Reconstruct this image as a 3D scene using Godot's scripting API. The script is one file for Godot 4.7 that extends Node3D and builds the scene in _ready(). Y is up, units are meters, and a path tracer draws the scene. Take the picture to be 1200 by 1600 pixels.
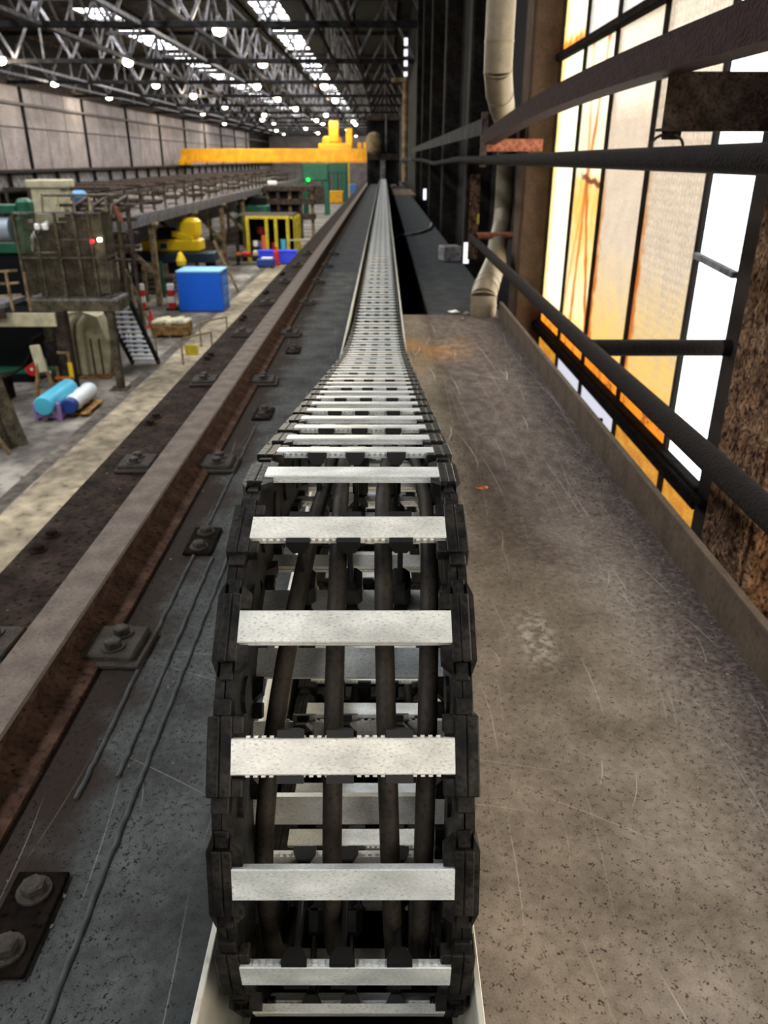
extends Node3D
# Steel mill crane walkway: a cable chain loop in its trough beside the crane rail, the hall below on the left, a bay of rusty windows on the right.
# x right, y up from the walkway deck, -z along the runway.

const EYE := 0.955          # camera height over the walkway deck
const HALL := -6.205        # hall floor
const LOOP_L := 0.185
const PITCH := 0.0906       # chain link pitch
const CHAIN_X := -0.034
const CH := 0.1165          # chain height

const ORD := ["nearest", "second", "third", "fourth", "fifth", "sixth", "seventh", "eighth", "ninth", "tenth", "eleventh", "twelfth", "thirteenth", "fourteenth", "farthest"]

var used := {}
var M := {}
var rng := RandomNumberGenerator.new()
var path_p: Array = []      # neutral line of the chain: Vector2(forward, height)
var path_s: Array = []


func _ready() -> void:
	rng.seed = 7
	# ---- camera, sky, light, exposure ----
	var cam := Camera3D.new()
	cam.name = "camera"
	add_child(cam)
	cam.position = Vector3(0, EYE, 0)
	cam.rotation_degrees = Vector3(-24.6, 0, 0)
	cam.fov = 67.29
	cam.near = 0.05
	cam.far = 600.0
	var lens := CameraAttributesPhysical.new()
	lens.frustum_focal_length = 18.03
	lens.exposure_aperture = 6.8
	lens.frustum_focus_distance = 0.78
	lens.frustum_near = 0.05
	lens.frustum_far = 600.0
	cam.attributes = lens
	var we := WorldEnvironment.new()
	we.name = "environment"
	var env := Environment.new()
	env.background_mode = Environment.BG_COLOR
	env.background_color = Color(0.85, 0.9, 1.0)
	env.background_energy_multiplier = 1.0
	env.tonemap_mode = Environment.TONE_MAPPER_LINEAR
	env.tonemap_exposure = 1.0
	env.sdfgi_enabled = true
	env.ssao_enabled = true
	env.ssil_enabled = true
	we.environment = env
	add_child(we)
	area_lights()
	make_materials()
	make_path()
	# ---- the setting ----
	walkway()
	hall_shell()
	window_wall()
	# ---- the objects ----
	crane_rail()
	trough()
	cable_chain()
	cables()
	handrails()
	columns()
	duct()
	walkway_bits()
	trusses()
	lamps()
	runway_far()
	crane()
	hall_machines()


func area_light(called: String, at: Vector3, towards: Vector3, size: Vector2, radiance: float, color: Color) -> void:
	var l := AreaLight3D.new()
	l.name = numbered(called)
	l.area_size = size
	l.area_normalize_energy = false
	l.light_energy = radiance / PI
	l.light_color = color
	l.area_range = 300.0
	l.area_attenuation = 2.0
	l.shadow_enabled = true
	l.position = at
	add_child(l)
	l.look_at_from_position(at, at + towards, Vector3.UP if absf(towards.y) < 0.9 else Vector3.FORWARD)


func area_lights() -> void:
	# the window bays in the right wall
	for b in 4:
		var f0 := 2.6 - 4.6 * b if b > 0 else 2.6
		var f1 := f0 + 4.0
		area_light("window_light", Vector3(1.28, 0.75, -(f0 + f1) / 2.0), Vector3(-1, 0, 0), Vector2(3.8, 3.0), 2.9, Color(1.0, 0.97, 0.91))
	# the two skylight strips in the roof
	for k in 16:
		var f := -12.0 + 11.0 * k
		area_light("skylight_light", Vector3(-6.0, 7.85, -f), Vector3(0, -1, 0), Vector2(1.6, 9.0), 11.0, Color(0.96, 0.98, 1.0))
		area_light("skylight_light", Vector3(-15.3, 7.85, -f), Vector3(0, -1, 0), Vector2(1.8, 9.0), 11.0, Color(0.96, 0.98, 1.0))


# ------------------------------------------------------------------ naming
func numbered(n: String) -> String:
	if not used.has(n):
		used[n] = 0
		return n
	used[n] += 1
	return "%s_%03d" % [n, used[n]]


func thing(called: String, label: String, category: String, at := Vector3.ZERO, group := "") -> Node3D:
	var o := Node3D.new()
	o.name = numbered(called)
	add_child(o)
	o.position = at
	tag(o, label, category, group)
	return o


func tag(o: Node3D, label: String, category: String, group := "") -> void:
	o.set_meta("label", label)
	o.set_meta("category", category)
	if group:
		o.set_meta("group", group)


func put(called: String, mesh: Mesh, mat: Material, parent: Node3D = null, at := Transform3D()) -> MeshInstance3D:
	var o := MeshInstance3D.new()
	o.name = called if parent else numbered(called)
	o.mesh = mesh
	o.material_override = mat
	o.transform = at
	if parent:
		parent.add_child(o, true)
	else:
		add_child(o)
	return o


func obj(called: String, st: SurfaceTool, mat: Material, parent: Node3D = null, at := Transform3D()) -> MeshInstance3D:
	return put(called, st.commit(), mat, parent, at)


func struct(called: String, st: SurfaceTool, mat: Material, label: String) -> MeshInstance3D:
	var o := obj(called, st, mat)
	o.set_meta("kind", "structure")
	o.set_meta("label", label)
	return o


func stuff(o: Node3D) -> Node3D:
	o.set_meta("kind", "stuff")
	return o


# ------------------------------------------------------------------ geometry
func mb() -> SurfaceTool:
	var st := SurfaceTool.new()
	st.begin(Mesh.PRIMITIVE_TRIANGLES)
	return st


func poly(st: SurfaceTool, pts: Array, hint: Vector3) -> void:
	var n: Vector3 = (pts[1] - pts[0]).cross(pts[2] - pts[0])
	if n.length_squared() < 1e-18:
		return
	n = n.normalized()
	var flip := n.dot(hint) < 0.0
	if flip:
		n = -n
	for i in range(1, pts.size() - 1):
		for v in ([pts[0], pts[i], pts[i + 1]] if flip else [pts[0], pts[i + 1], pts[i]]):
			st.set_normal(n)
			st.add_vertex(v)


func box(st: SurfaceTool, c: Vector3, s: Vector3, bev := 0.0, B := Basis()) -> void:
	var h := s / 2.0
	if bev <= 0.0:
		for ax in 3:
			for sg in [-1.0, 1.0]:
				var n := Vector3.ZERO
				n[ax] = sg
				var u := Vector3.ZERO
				u[(ax + 1) % 3] = h[(ax + 1) % 3]
				var w := Vector3.ZERO
				w[(ax + 2) % 3] = h[(ax + 2) % 3]
				var m := n * h[ax]
				poly(st, [c + B * (m - u - w), c + B * (m + u - w), c + B * (m + u + w), c + B * (m - u + w)], B * n)
		return
	var b := minf(bev, minf(h.x, minf(h.y, h.z)) * 0.9)
	var P := {}
	for sx in [-1, 1]:
		for sy in [-1, 1]:
			for sz in [-1, 1]:
				var sv := Vector3(sx, sy, sz)
				for ax in 3:
					var q := sv * (h - Vector3(b, b, b))
					q[ax] = sv[ax] * h[ax]
					P[[sx, sy, sz, ax]] = c + B * q
				poly(st, [P[[sx, sy, sz, 0]], P[[sx, sy, sz, 1]], P[[sx, sy, sz, 2]]], B * sv)
	for ax in 3:
		var a1 := (ax + 1) % 3
		var a2 := (ax + 2) % 3
		for sg in [-1, 1]:
			var ring := []
			for t in [[-1, -1], [1, -1], [1, 1], [-1, 1]]:
				var k := [0, 0, 0]
				k[ax] = sg
				k[a1] = t[0]
				k[a2] = t[1]
				ring.append(P[[k[0], k[1], k[2], ax]])
			var n := Vector3.ZERO
			n[ax] = sg
			poly(st, ring, B * n)
			for sg2 in [-1, 1]:      # edge between face (ax, sg) and (a1, sg2), along a2
				var lo := [0, 0, 0]
				lo[ax] = sg
				lo[a1] = sg2
				lo[a2] = -1
				var hi := lo.duplicate()
				hi[a2] = 1
				var e := Vector3.ZERO
				e[ax] = sg
				e[a1] = sg2
				poly(st, [P[[lo[0], lo[1], lo[2], ax]], P[[hi[0], hi[1], hi[2], ax]], P[[hi[0], hi[1], hi[2], a1]], P[[lo[0], lo[1], lo[2], a1]]], B * e)


func frame(dir: Vector3, up := Vector3.UP) -> Basis:     # z along dir
	var z := dir.normalized()
	if absf(z.dot(up)) > 0.98:
		up = Vector3.RIGHT
	var x := up.cross(z).normalized()
	return Basis(x, z.cross(x), z)


func bar(st: SurfaceTool, a: Vector3, b: Vector3, w: float, h: float, bev := 0.0, up := Vector3.UP) -> void:
	box(st, (a + b) / 2.0, Vector3(w, h, a.distance_to(b)), bev, frame(b - a, up))


# a polygon in x, y pushed along z from z0 to z1
func prism(st: SurfaceTool, p: PackedVector2Array, z0: float, z1: float, X := Transform3D()) -> void:
	var area := 0.0
	for i in p.size():
		var q := p[(i + 1) % p.size()]
		area += p[i].x * q.y - q.x * p[i].y
	for i in p.size():
		var a := p[i]
		var b := p[(i + 1) % p.size()]
		var n := Vector3(b.y - a.y, a.x - b.x, 0) * signf(area)
		poly(st, [X * Vector3(a.x, a.y, z0), X * Vector3(b.x, b.y, z0), X * Vector3(b.x, b.y, z1), X * Vector3(a.x, a.y, z1)], X.basis * n)
	var t := Geometry2D.triangulate_polygon(p)
	for k in range(0, t.size(), 3):
		for e in [[z0, -1.0], [z1, 1.0]]:
			poly(st, [X * Vector3(p[t[k]].x, p[t[k]].y, e[0]), X * Vector3(p[t[k + 1]].x, p[t[k + 1]].y, e[0]), X * Vector3(p[t[k + 2]].x, p[t[k + 2]].y, e[0])], X.basis * Vector3(0, 0, e[1]))


func smooth_quad(st: SurfaceTool, p: Array, n: Array) -> void:
	var f: Vector3 = (p[1] - p[0]).cross(p[2] - p[0])
	var order := [0, 1, 2, 0, 2, 3] if f.dot(n[0]) < 0.0 else [0, 2, 1, 0, 3, 2]
	for i in order:
		st.set_normal(n[i])
		st.add_vertex(p[i])


func tube(st: SurfaceTool, pts: Array, r: float, sides := 10, caps := true) -> void:
	var rings := []
	var norms := []
	var x := Vector3.ZERO
	for i in pts.size():
		var t: Vector3 = (pts[mini(i + 1, pts.size() - 1)] - pts[maxi(i - 1, 0)]).normalized()
		if i == 0:
			x = frame(t).x
		x = (x - t * x.dot(t)).normalized()
		var y := t.cross(x)
		var ring := []
		var nn := []
		for k in sides:
			var a := TAU * k / sides
			var n := x * cos(a) + y * sin(a)
			nn.append(n)
			ring.append(pts[i] + n * r)
		rings.append(ring)
		norms.append(nn)
	for i in pts.size() - 1:
		for k in sides:
			var j := (k + 1) % sides
			smooth_quad(st, [rings[i][k], rings[i][j], rings[i + 1][j], rings[i + 1][k]], [norms[i][k], norms[i][j], norms[i + 1][j], norms[i + 1][k]])
	if caps:
		poly(st, rings[0], pts[0] - pts[1])
		poly(st, rings[-1], pts[-1] - pts[-2])


# profile of (radius, height) turned round y
func lathe(st: SurfaceTool, prof: Array, sides := 16, X := Transform3D()) -> void:
	for i in prof.size() - 1:
		var a: Vector2 = prof[i]
		var b: Vector2 = prof[i + 1]
		var d := (b - a).normalized()
		for k in sides:
			var a0 := TAU * k / sides
			var a1 := TAU * (k + 1) / sides
			var d0 := Vector3(cos(a0), 0, sin(a0))
			var d1 := Vector3(cos(a1), 0, sin(a1))
			var n0 := (d0 * d.y - Vector3.UP * d.x).normalized()
			var n1 := (d1 * d.y - Vector3.UP * d.x).normalized()
			smooth_quad(st, [X * (d0 * a.x + Vector3.UP * a.y), X * (d1 * a.x + Vector3.UP * a.y), X * (d1 * b.x + Vector3.UP * b.y), X * (d0 * b.x + Vector3.UP * b.y)], [X.basis * n0, X.basis * n1, X.basis * n1, X.basis * n0])


func hexagon(r: float, n := 6) -> PackedVector2Array:
	var p := PackedVector2Array()
	for k in n:
		p.append(Vector2(cos(TAU * k / n), sin(TAU * k / n)) * r)
	return p


func upright(at: Vector3, turn := 0.0) -> Transform3D:    # prism's z becomes up
	return Transform3D(Basis(Vector3.UP, turn) * Basis(Vector3.RIGHT, -PI / 2), at)


func i_section(w: float, h: float, tf: float, tw: float) -> PackedVector2Array:
	var a := w / 2
	var b := h / 2
	var c := tw / 2
	return PackedVector2Array([Vector2(-a, -b), Vector2(a, -b), Vector2(a, -b + tf), Vector2(c, -b + tf), Vector2(c, b - tf), Vector2(a, b - tf), Vector2(a, b), Vector2(-a, b), Vector2(-a, b - tf), Vector2(-c, b - tf), Vector2(-c, -b + tf), Vector2(-a, -b + tf)])


func xf(at: Vector3, turn := 0.0) -> Transform3D:
	return Transform3D(Basis(Vector3.UP, turn), at)


# a flat sheet with its own uv
func sheet(st: SurfaceTool, a: Vector3, b: Vector3, c: Vector3, d: Vector3, hint: Vector3) -> void:
	var n := (b - a).cross(c - a).normalized()
	var p := [a, b, c, d]
	var uv := [Vector2(0, 0), Vector2(1, 0), Vector2(1, 1), Vector2(0, 1)]
	var order := [0, 2, 1, 0, 3, 2]
	if n.dot(hint) < 0.0:
		n = -n
		order = [0, 1, 2, 0, 2, 3]
	for i in order:
		st.set_normal(n)
		st.set_uv(uv[i])
		st.add_vertex(p[i])


# ------------------------------------------------------------------ materials
func noise(w: int, h: int, freq: float, sd: int, kind := FastNoiseLite.TYPE_SIMPLEX_SMOOTH, oct := 4, seamless := true) -> PackedByteArray:
	var n := FastNoiseLite.new()
	n.noise_type = kind
	n.frequency = freq
	n.seed = sd
	n.fractal_octaves = oct
	n.fractal_type = FastNoiseLite.FRACTAL_FBM if oct > 1 else FastNoiseLite.FRACTAL_NONE
	var im := n.get_seamless_image(w, h) if seamless else n.get_image(w, h)
	im.convert(Image.FORMAT_L8)
	return im.get_data()


func tex(w: int, h: int, data: PackedByteArray) -> ImageTexture:
	return ImageTexture.create_from_image(Image.create_from_data(w, h, false, Image.FORMAT_RGB8, data))


# blends colours (0..255) by the noises: v = wear 0..1 between dark and light, spots where the fine noise is low
func grunge(w: int, h: int, sd: int, lo: Vector3, hi: Vector3, f1: float, f2: float, spot: Vector3, cut: float, contrast := 1.0) -> ImageTexture:
	var a := noise(w, h, f1, sd)
	var b := noise(w, h, f2, sd + 1)
	var d := PackedByteArray()
	d.resize(w * h * 3)
	for i in w * h:
		var v := clampf(0.5 + ((a[i] * 0.65 + b[i] * 0.35) / 255.0 - 0.5) * contrast, 0.0, 1.0)
		var s := clampf((cut - b[i] / 255.0) * 9.0, 0.0, 1.0)
		d[i * 3] = int(lerpf(lerpf(lo.x, hi.x, v), spot.x, s))
		d[i * 3 + 1] = int(lerpf(lerpf(lo.y, hi.y, v), spot.y, s))
		d[i * 3 + 2] = int(lerpf(lerpf(lo.z, hi.z, v), spot.z, s))
	return tex(w, h, d)


func mat(called: String, color: Color, rough := 0.7, metal := 0.0, t: Texture2D = null, scale := 1.0, world := true, bump: Texture2D = null, depth := 0.0) -> StandardMaterial3D:
	var m := StandardMaterial3D.new()
	m.resource_name = called
	m.albedo_color = color
	m.roughness = rough
	m.metallic = metal
	m.metallic_specular = 0.5 if rough < 0.55 else 0.3 if rough < 0.75 else 0.16
	if t or bump:
		m.uv1_triplanar = true
		m.uv1_world_triplanar = world
		m.uv1_scale = Vector3.ONE * scale
		if t:
			m.albedo_texture = t
		if bump:
			m.heightmap_enabled = true
			m.heightmap_texture = bump
			m.heightmap_scale = depth
	M[called] = m
	return m


func glow(called: String, color: Color, energy: float) -> StandardMaterial3D:
	var m := mat(called, Color(0.1, 0.1, 0.1), 0.5)
	m.emission_enabled = true
	m.emission = color
	m.emission_energy_multiplier = energy
	return m


func c8(r: int, g: int, b: int) -> Color:
	return Color8(r, g, b)


func make_materials() -> void:
	var nb := NoiseTexture2D.new()
	nb.width = 512
	nb.height = 512
	nb.seamless = true
	var fn := FastNoiseLite.new()
	fn.frequency = 0.03
	fn.fractal_octaves = 5
	nb.noise = fn
	var wear := grunge(512, 512, 11, Vector3(120, 120, 120), Vector3(255, 255, 255), 0.008, 0.05, Vector3(90, 88, 85), 0.3, 1.4)
	var rust := grunge(512, 512, 21, Vector3(62, 46, 40), Vector3(120, 86, 70), 0.01, 0.06, Vector3(40, 30, 26), 0.34, 1.6)
	var galv := grunge(512, 512, 31, Vector3(196, 197, 195), Vector3(255, 255, 252), 0.012, 0.22, Vector3(160, 158, 150), 0.24, 1.7)
	var black := grunge(512, 512, 41, Vector3(10, 10, 10), Vector3(44, 41, 37), 0.01, 0.06, Vector3(9, 9, 9), 0.32, 2.0)
	var conc := grunge(512, 512, 51, Vector3(92, 87, 82), Vector3(158, 151, 141), 0.005, 0.03, Vector3(80, 76, 71), 0.24, 2.2)
	var flake := grunge(512, 512, 61, Vector3(70, 50, 38), Vector3(140, 110, 84), 0.008, 0.03, Vector3(36, 27, 22), 0.36, 2.2)
	var soft := grunge(512, 512, 71, Vector3(196, 196, 196), Vector3(255, 255, 255), 0.008, 0.06, Vector3(180, 178, 174), 0.26, 1.3)
	mat("rust", Color.WHITE, 0.9, 0.0, rust, 1.3, true, nb, 0.5)
	mat("rail_top", c8(128, 116, 108), 0.8, 0.0, soft, 3.0, true, nb, 0.25)
	mat("rail_side", c8(108, 82, 69), 0.85, 0.0, wear, 2.2, true, nb, 0.3)
	mat("girder_dark", c8(70, 57, 50), 0.9, 0.0, wear, 1.6, true, nb, 0.3)
	mat("clip", c8(82, 76, 70), 0.8, 0.0, soft, 4.0, true, nb, 0.3)
	mat("bolt", c8(84, 78, 73), 0.7, 0.2, wear, 8.0)
	mat("soot", c8(36, 29, 25), 0.95, 0.0, wear, 1.7, true, nb, 0.6)
	mat("soot_pipe", c8(34, 30, 29), 0.9, 0.0, soft, 5.0, true, nb, 0.5)
	mat("purple_rust", c8(54, 39, 39), 0.85, 0.0, soft, 4.0, true, nb, 0.4)
	mat("red_rust_pipe", c8(178, 112, 90), 0.85, 0.0, wear, 5.0)
	mat("column_brown", c8(82, 66, 54), 0.9, 0.0, soft, 1.1, true, nb, 0.4)
	var fl := mat("flake", Color.WHITE, 0.95, 0.0, flake, 2.3, true, nb, 3.0)
	fl.uv1_scale = Vector3(3.4, 2.0, 3.4)
	mat("bracket", c8(62, 51, 43), 0.9, 0.0, wear, 3.0, true, nb, 0.6)
	mat("toe", c8(84, 73, 63), 0.85, 0.0, soft, 1.6, true, nb, 0.2)
	mat("trough", c8(222, 218, 204), 0.5, 0.25, soft, 0.7)
	for k in 4:
		var g := mat("galv_%d" % k, [c8(240, 242, 242), c8(236, 236, 232), c8(230, 234, 236), c8(242, 240, 234)][k], 0.42, 0.3, galv, 3.2, false)
		g.uv1_scale = Vector3(2.0, 5.0, 4.0)
		g.uv1_offset = Vector3(0.21 * k, 0.37 * k, 0.13 * k)
	for k in 3:
		var g := mat("plastic_%d" % k, Color.WHITE, 0.5, 0.0, black, 5.0, false, nb, 0.05)
		g.metallic_specular = 0.28
		g.roughness = 0.45
		g.uv1_offset = Vector3(0.3 * k, 0.41 * k, 0.17 * k)
	mat("plastic_clean", c8(20, 20, 20), 0.4)
	mat("cable_jacket", c8(60, 53, 45), 0.6, 0.0, wear, 6.0)
	mat("tin", c8(120, 108, 87), 0.5, 0.25, soft, 2.0)
	mat("tin_band", c8(70, 62, 54), 0.7, 0.2)
	mat("window_bar", c8(46, 40, 36), 0.9)
	mat("sheet_dark", c8(44, 40, 37), 0.85, 0.0, wear, 0.6)
	mat("sheet_black", c8(30, 29, 28), 0.95)
	mat("hall_floor", Color.WHITE, 0.75, 0.0, conc, 0.11)
	mat("light_patch", c8(255, 250, 228), 0.75, 0.0, conc, 0.13).uv1_offset = Vector3(0.3, 0, 0.1)  # floor concrete with a patch of light put into its colour
	mat("light_patch_edge", c8(206, 202, 198), 0.8, 0.0, conc, 0.2)
	M.light_patch.albedo_color = Color(1.16, 1.12, 1.02)
	mat("hall_wall", c8(158, 148, 148), 0.9, 0.0, soft, 0.13)
	mat("wall_band", c8(100, 94, 94), 0.9)
	mat("roof", c8(78, 70, 64), 0.95, 0.0, wear, 0.2)
	mat("steel_grey", c8(150, 146, 148), 0.7, 0.2, wear, 0.5)
	mat("steel_brown", c8(92, 80, 72), 0.85, 0.0, wear, 0.5)
	mat("steel_dark", c8(58, 56, 56), 0.85, 0.0, wear, 0.5)
	mat("crane_yellow", c8(255, 184, 0), 0.5, 0.0, soft, 0.2)
	mat("yellow", c8(240, 200, 20), 0.5)
	mat("cage_yellow", c8(226, 204, 60), 0.6, 0.0, soft, 0.6)
	mat("container_blue", c8(0, 98, 220), 0.5)
	mat("container_top", c8(120, 180, 235), 0.6)
	mat("scuff_blue", c8(96, 150, 220), 0.7)
	mat("bin_blue", c8(48, 70, 235), 0.5)
	mat("deep_blue", c8(24, 58, 130), 0.5)
	mat("roll_blue", c8(84, 190, 222), 0.4)
	mat("white_wrap", c8(225, 232, 235), 0.3)
	mat("purple", c8(150, 118, 170), 0.6)
	mat("wood", c8(196, 152, 98), 0.8, 0.0, wear, 0.7)
	mat("olive", c8(112, 104, 84), 0.75, 0.0, wear, 0.5)
	mat("tan_steel", c8(176, 152, 116), 0.75, 0.0, wear, 0.5)
	mat("cream", c8(214, 204, 170), 0.6, 0.0, soft, 0.6)
	mat("machine_green", c8(22, 96, 70), 0.5, 0.0, soft, 0.4)
	mat("machine_black", c8(24, 26, 26), 0.8)
	mat("machine_navy", c8(38, 50, 62), 0.6)
	mat("roller", c8(190, 200, 215), 0.3, 0.6)
	mat("red", c8(206, 44, 32), 0.5)
	mat("orange", c8(232, 112, 34), 0.5)
	mat("white", c8(235, 235, 230), 0.5)
	mat("scrap", c8(128, 108, 98), 0.5, 0.3, wear, 0.9)
	mat("rubble", c8(120, 112, 104), 0.9)
	mat("concrete_dust", c8(150, 128, 108), 0.95, 0.0, wear, 2.0)
	glow("lamp_glow", Color(1.0, 0.98, 0.86), 14.0)
	glow("signal_green", Color(0.1, 1.0, 0.3), 4.0)
	glow("signal_red", Color(1.0, 0.1, 0.15), 3.0)
	glow("skylight", Color(0.97, 0.98, 1.0), 8.0)
	mat("bead", c8(88, 90, 90), 0.9, 0.0, soft, 6.0)
	glow("slit", Color(0.95, 0.95, 1.0), 1.6)


# ------------------------------------------------------------------ chain path
func make_path() -> void:
	var rn := 1.722 * LOOP_L - CH / 2.0
	var fc := 4.107 * LOOP_L
	var yc := EYE - 3.346 * LOOP_L
	var pts := []
	for k in 60:
		pts.append(Vector2(34.0 - (34.0 - fc) * k / 60.0, yc - rn))
	var a := PI
	var a_end := -deg_to_rad(9.5)
	while a > a_end:
		pts.append(Vector2(fc - rn * sin(a), yc + rn * cos(a)))
		a -= 0.01
	var p: Vector2 = Vector2(fc - rn * sin(a_end), yc + rn * cos(a_end))
	var g0 := tan(-a_end)
	var f1 := 13.0 * LOOP_L
	var f2 := 21.0 * LOOP_L
	while p.x < 34.0:
		pts.append(p)
		var g := g0 if p.x < f1 else maxf(0.0, g0 * (f2 - p.x) / (f2 - f1))
		var ds := 0.02 if p.x < 4.2 else 0.5
		p += Vector2(1, -g).normalized() * ds
	path_p = pts
	path_s = [0.0]
	for i in range(1, pts.size()):
		path_s.append(path_s[-1] + pts[i].distance_to(pts[i - 1]))


func path_at(s: float) -> Vector2:
	var i: int = clampi(path_s.bsearch(s) - 1, 0, path_p.size() - 2)
	var t: float = (s - path_s[i]) / (path_s[i + 1] - path_s[i])
	return path_p[i].lerp(path_p[i + 1], t)


func s_of_angle(deg: float) -> float:       # path length where the loop has that angle from its top
	var rn := 1.722 * LOOP_L - CH / 2.0
	var fc := 4.107 * LOOP_L
	return 34.0 - fc + rn * (PI - deg_to_rad(deg))


func link_frame(s: float) -> Transform3D:
	var a := path_at(s - PITCH / 2)
	var b := path_at(s + PITCH / 2)
	var t := Vector3(0, b.y - a.y, -(b.x - a.x)).normalized()
	var x := Vector3.RIGHT
	var z := -t
	var y := z.cross(x)
	var m := (a + b) / 2.0
	return Transform3D(Basis(x, y, z), Vector3(CHAIN_X, m.y, -m.x))


# ------------------------------------------------------------------ the setting: walkway
func scratch(d: PackedByteArray, w: int, h: int, x: float, y: float, dx: float, dy: float, n: int, amount: float, wide: int) -> void:
	for i in n:
		var t := float(i) / n
		var k := amount * sin(PI * t)
		for o in wide:
			var px := int(x + dx * t + 6.0 * sin(t * 3.0)) + o
			var py := int(y + dy * t)
			if px < 0 or px >= w or py < 0 or py >= h:
				continue
			var at := (py * w + px) * 3
			for c in 3:
				d[at + c] = clampi(int(lerpf(d[at + c], 205 - c * 4, k)), 0, 255)


# x0..x1 across, f0..f1 along the walkway
func deck_texture(w: int, h: int, x0: float, x1: float, f0: float, f1: float, right: bool, sd: int) -> Array:
	var a := noise(w, h, 0.004, sd, FastNoiseLite.TYPE_SIMPLEX_SMOOTH, 4, false)
	var b := noise(w, h, 0.03, sd + 1, FastNoiseLite.TYPE_SIMPLEX_SMOOTH, 3, false)
	var c := noise(w, h, 0.06 if h > 1500 else 0.12, sd + 2, FastNoiseLite.TYPE_SIMPLEX_SMOOTH, 3, false)
	var g := noise(w, h, 0.17, sd + 3, FastNoiseLite.TYPE_SIMPLEX, 2, false)
	var d := PackedByteArray()
	d.resize(w * h * 3)
	var hb := PackedByteArray()
	hb.resize(w * h)
	var lo := Vector3(76, 69, 63) if right else Vector3(34, 34, 32)
	var hi := Vector3(156, 147, 137) if right else Vector3(96, 98, 97)
	var speck := Vector3(52, 45, 41) if right else Vector3(19, 18, 17)
	for y in h:
		var f := lerpf(f1, f0, float(y) / h)
		for x in w:
			var i := y * w + x
			var X := lerpf(x0, x1, float(x) / w)
			var va := a[i] / 255.0
			var vb := b[i] / 255.0
			var vc := c[i] / 255.0
			var v := clampf(0.1 + 0.55 * va + 0.3 * vb + 0.2 * (g[i] / 255.0), 0.0, 1.0)
			var col := lo.lerp(hi, v)
			var cut := 0.39 if right else 0.34
			if right:
				cut += 0.10 * smoothstep(0.45, 0.75, X) - 0.05 + 0.12 * (vb - 0.5)
				var dirt := smoothstep(0.50, 0.74, X + 0.16 * (va - 0.5)) * 0.75  # dirt, together with painted-in shade of the kick plate towards its foot
				dirt = maxf(dirt, 0.6 * smoothstep(1.5, 2.2, f + 0.9 * (va - 0.5)) * smoothstep(0.2, 0.34, X))
				col = col.lerp(Vector3(72, 62, 58) * (0.6 + 0.75 * vb), dirt)
				# rusty dust across the deck
				var r := smoothstep(0.42, 0.0, absf(f - 4.25 + 0.6 * (va - 0.5))) * smoothstep(0.6, 0.2, X)
				col = col.lerp(Vector3(176, 128, 82), 0.75 * r * (0.4 + vb))
				# pale scuff
				var p := smoothstep(0.16, 0.02, absf(f - 1.42)) * smoothstep(0.055, 0.02, absf(X - 0.335 - 0.02 * (va - 0.5)))
				col = col.lerp(Vector3(196, 194, 192), 0.6 * p * smoothstep(0.3, 0.7, vb * 0.6 + 0.2))
			else:
				col = col.lerp(Vector3(46, 49, 51), smoothstep(-0.30, -0.22, X) * 0.6)
				col = col.lerp(Vector3(52, 42, 37), smoothstep(-0.46, -0.54, X + 0.12 * (va - 0.5)) * 0.8)
				cut -= 0.05 * smoothstep(-0.36, -0.28, X)
				cut += 0.12 * (vb - 0.5) + 0.12 * (va - 0.5)
			vc = vc * 0.62 + 0.38 * (g[i] / 255.0)
			var s := clampf((cut - vc) * 8.0, 0.0, 1.0) * (0.85 if right else 0.75)
			col = col.lerp(speck, s)
			d[i * 3] = int(col.x)
			d[i * 3 + 1] = int(col.y)
			d[i * 3 + 2] = int(col.z)
			hb[i] = int(clampf(140.0 - 120.0 * s + 40.0 * vb + g[i] * 0.15, 0, 255))
	for k in (90 if right else 30):
		scratch(d, w, h, rng.randf() * w, rng.randf() * h, rng.randf_range(-40, 40), rng.randf_range(60, 420), 420, rng.randf_range(0.08, 0.35), rng.randi_range(1, 2))
	for k in 5:
		scratch(d, w, h, rng.randf() * w * 0.5, rng.randf() * h * 0.6, rng.randf_range(200, 420), rng.randf_range(20, 180), 420, 0.3, 2)
	return [tex(w, h, d), ImageTexture.create_from_image(Image.create_from_data(w, h, false, Image.FORMAT_L8, hb))]


func deck(label: String, x0: float, x1: float, f0: float, f1: float, m: Material, thick := 0.03) -> void:
	var st := mb()
	sheet(st, Vector3(x0, 0, -f1), Vector3(x1, 0, -f1), Vector3(x1, 0, -f0), Vector3(x0, 0, -f0), Vector3.UP)
	sheet(st, Vector3(x0, 0, -f0), Vector3(x1, 0, -f0), Vector3(x1, -thick, -f0), Vector3(x0, -thick, -f0), Vector3.BACK)
	sheet(st, Vector3(x0, 0, -f1), Vector3(x1, 0, -f1), Vector3(x1, -thick, -f1), Vector3(x0, -thick, -f1), Vector3.FORWARD)
	sheet(st, Vector3(x0, 0, -f1), Vector3(x0, 0, -f0), Vector3(x0, -thick, -f0), Vector3(x0, -thick, -f1), Vector3.LEFT)
	sheet(st, Vector3(x1, 0, -f1), Vector3(x1, 0, -f0), Vector3(x1, -thick, -f0), Vector3(x1, -thick, -f1), Vector3.RIGHT)
	sheet(st, Vector3(x0, -thick, -f1), Vector3(x1, -thick, -f1), Vector3(x1, -thick, -f0), Vector3(x0, -thick, -f0), Vector3.DOWN)
	struct("floor", st, m, label)


func deck_mat(called: String, t: Array, depth: float) -> StandardMaterial3D:
	var m := mat(called, Color.WHITE, 0.85)
	m.albedo_texture = t[0]
	m.texture_repeat = true
	m.heightmap_enabled = true
	m.heightmap_texture = t[1]
	m.heightmap_scale = depth
	return m


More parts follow.
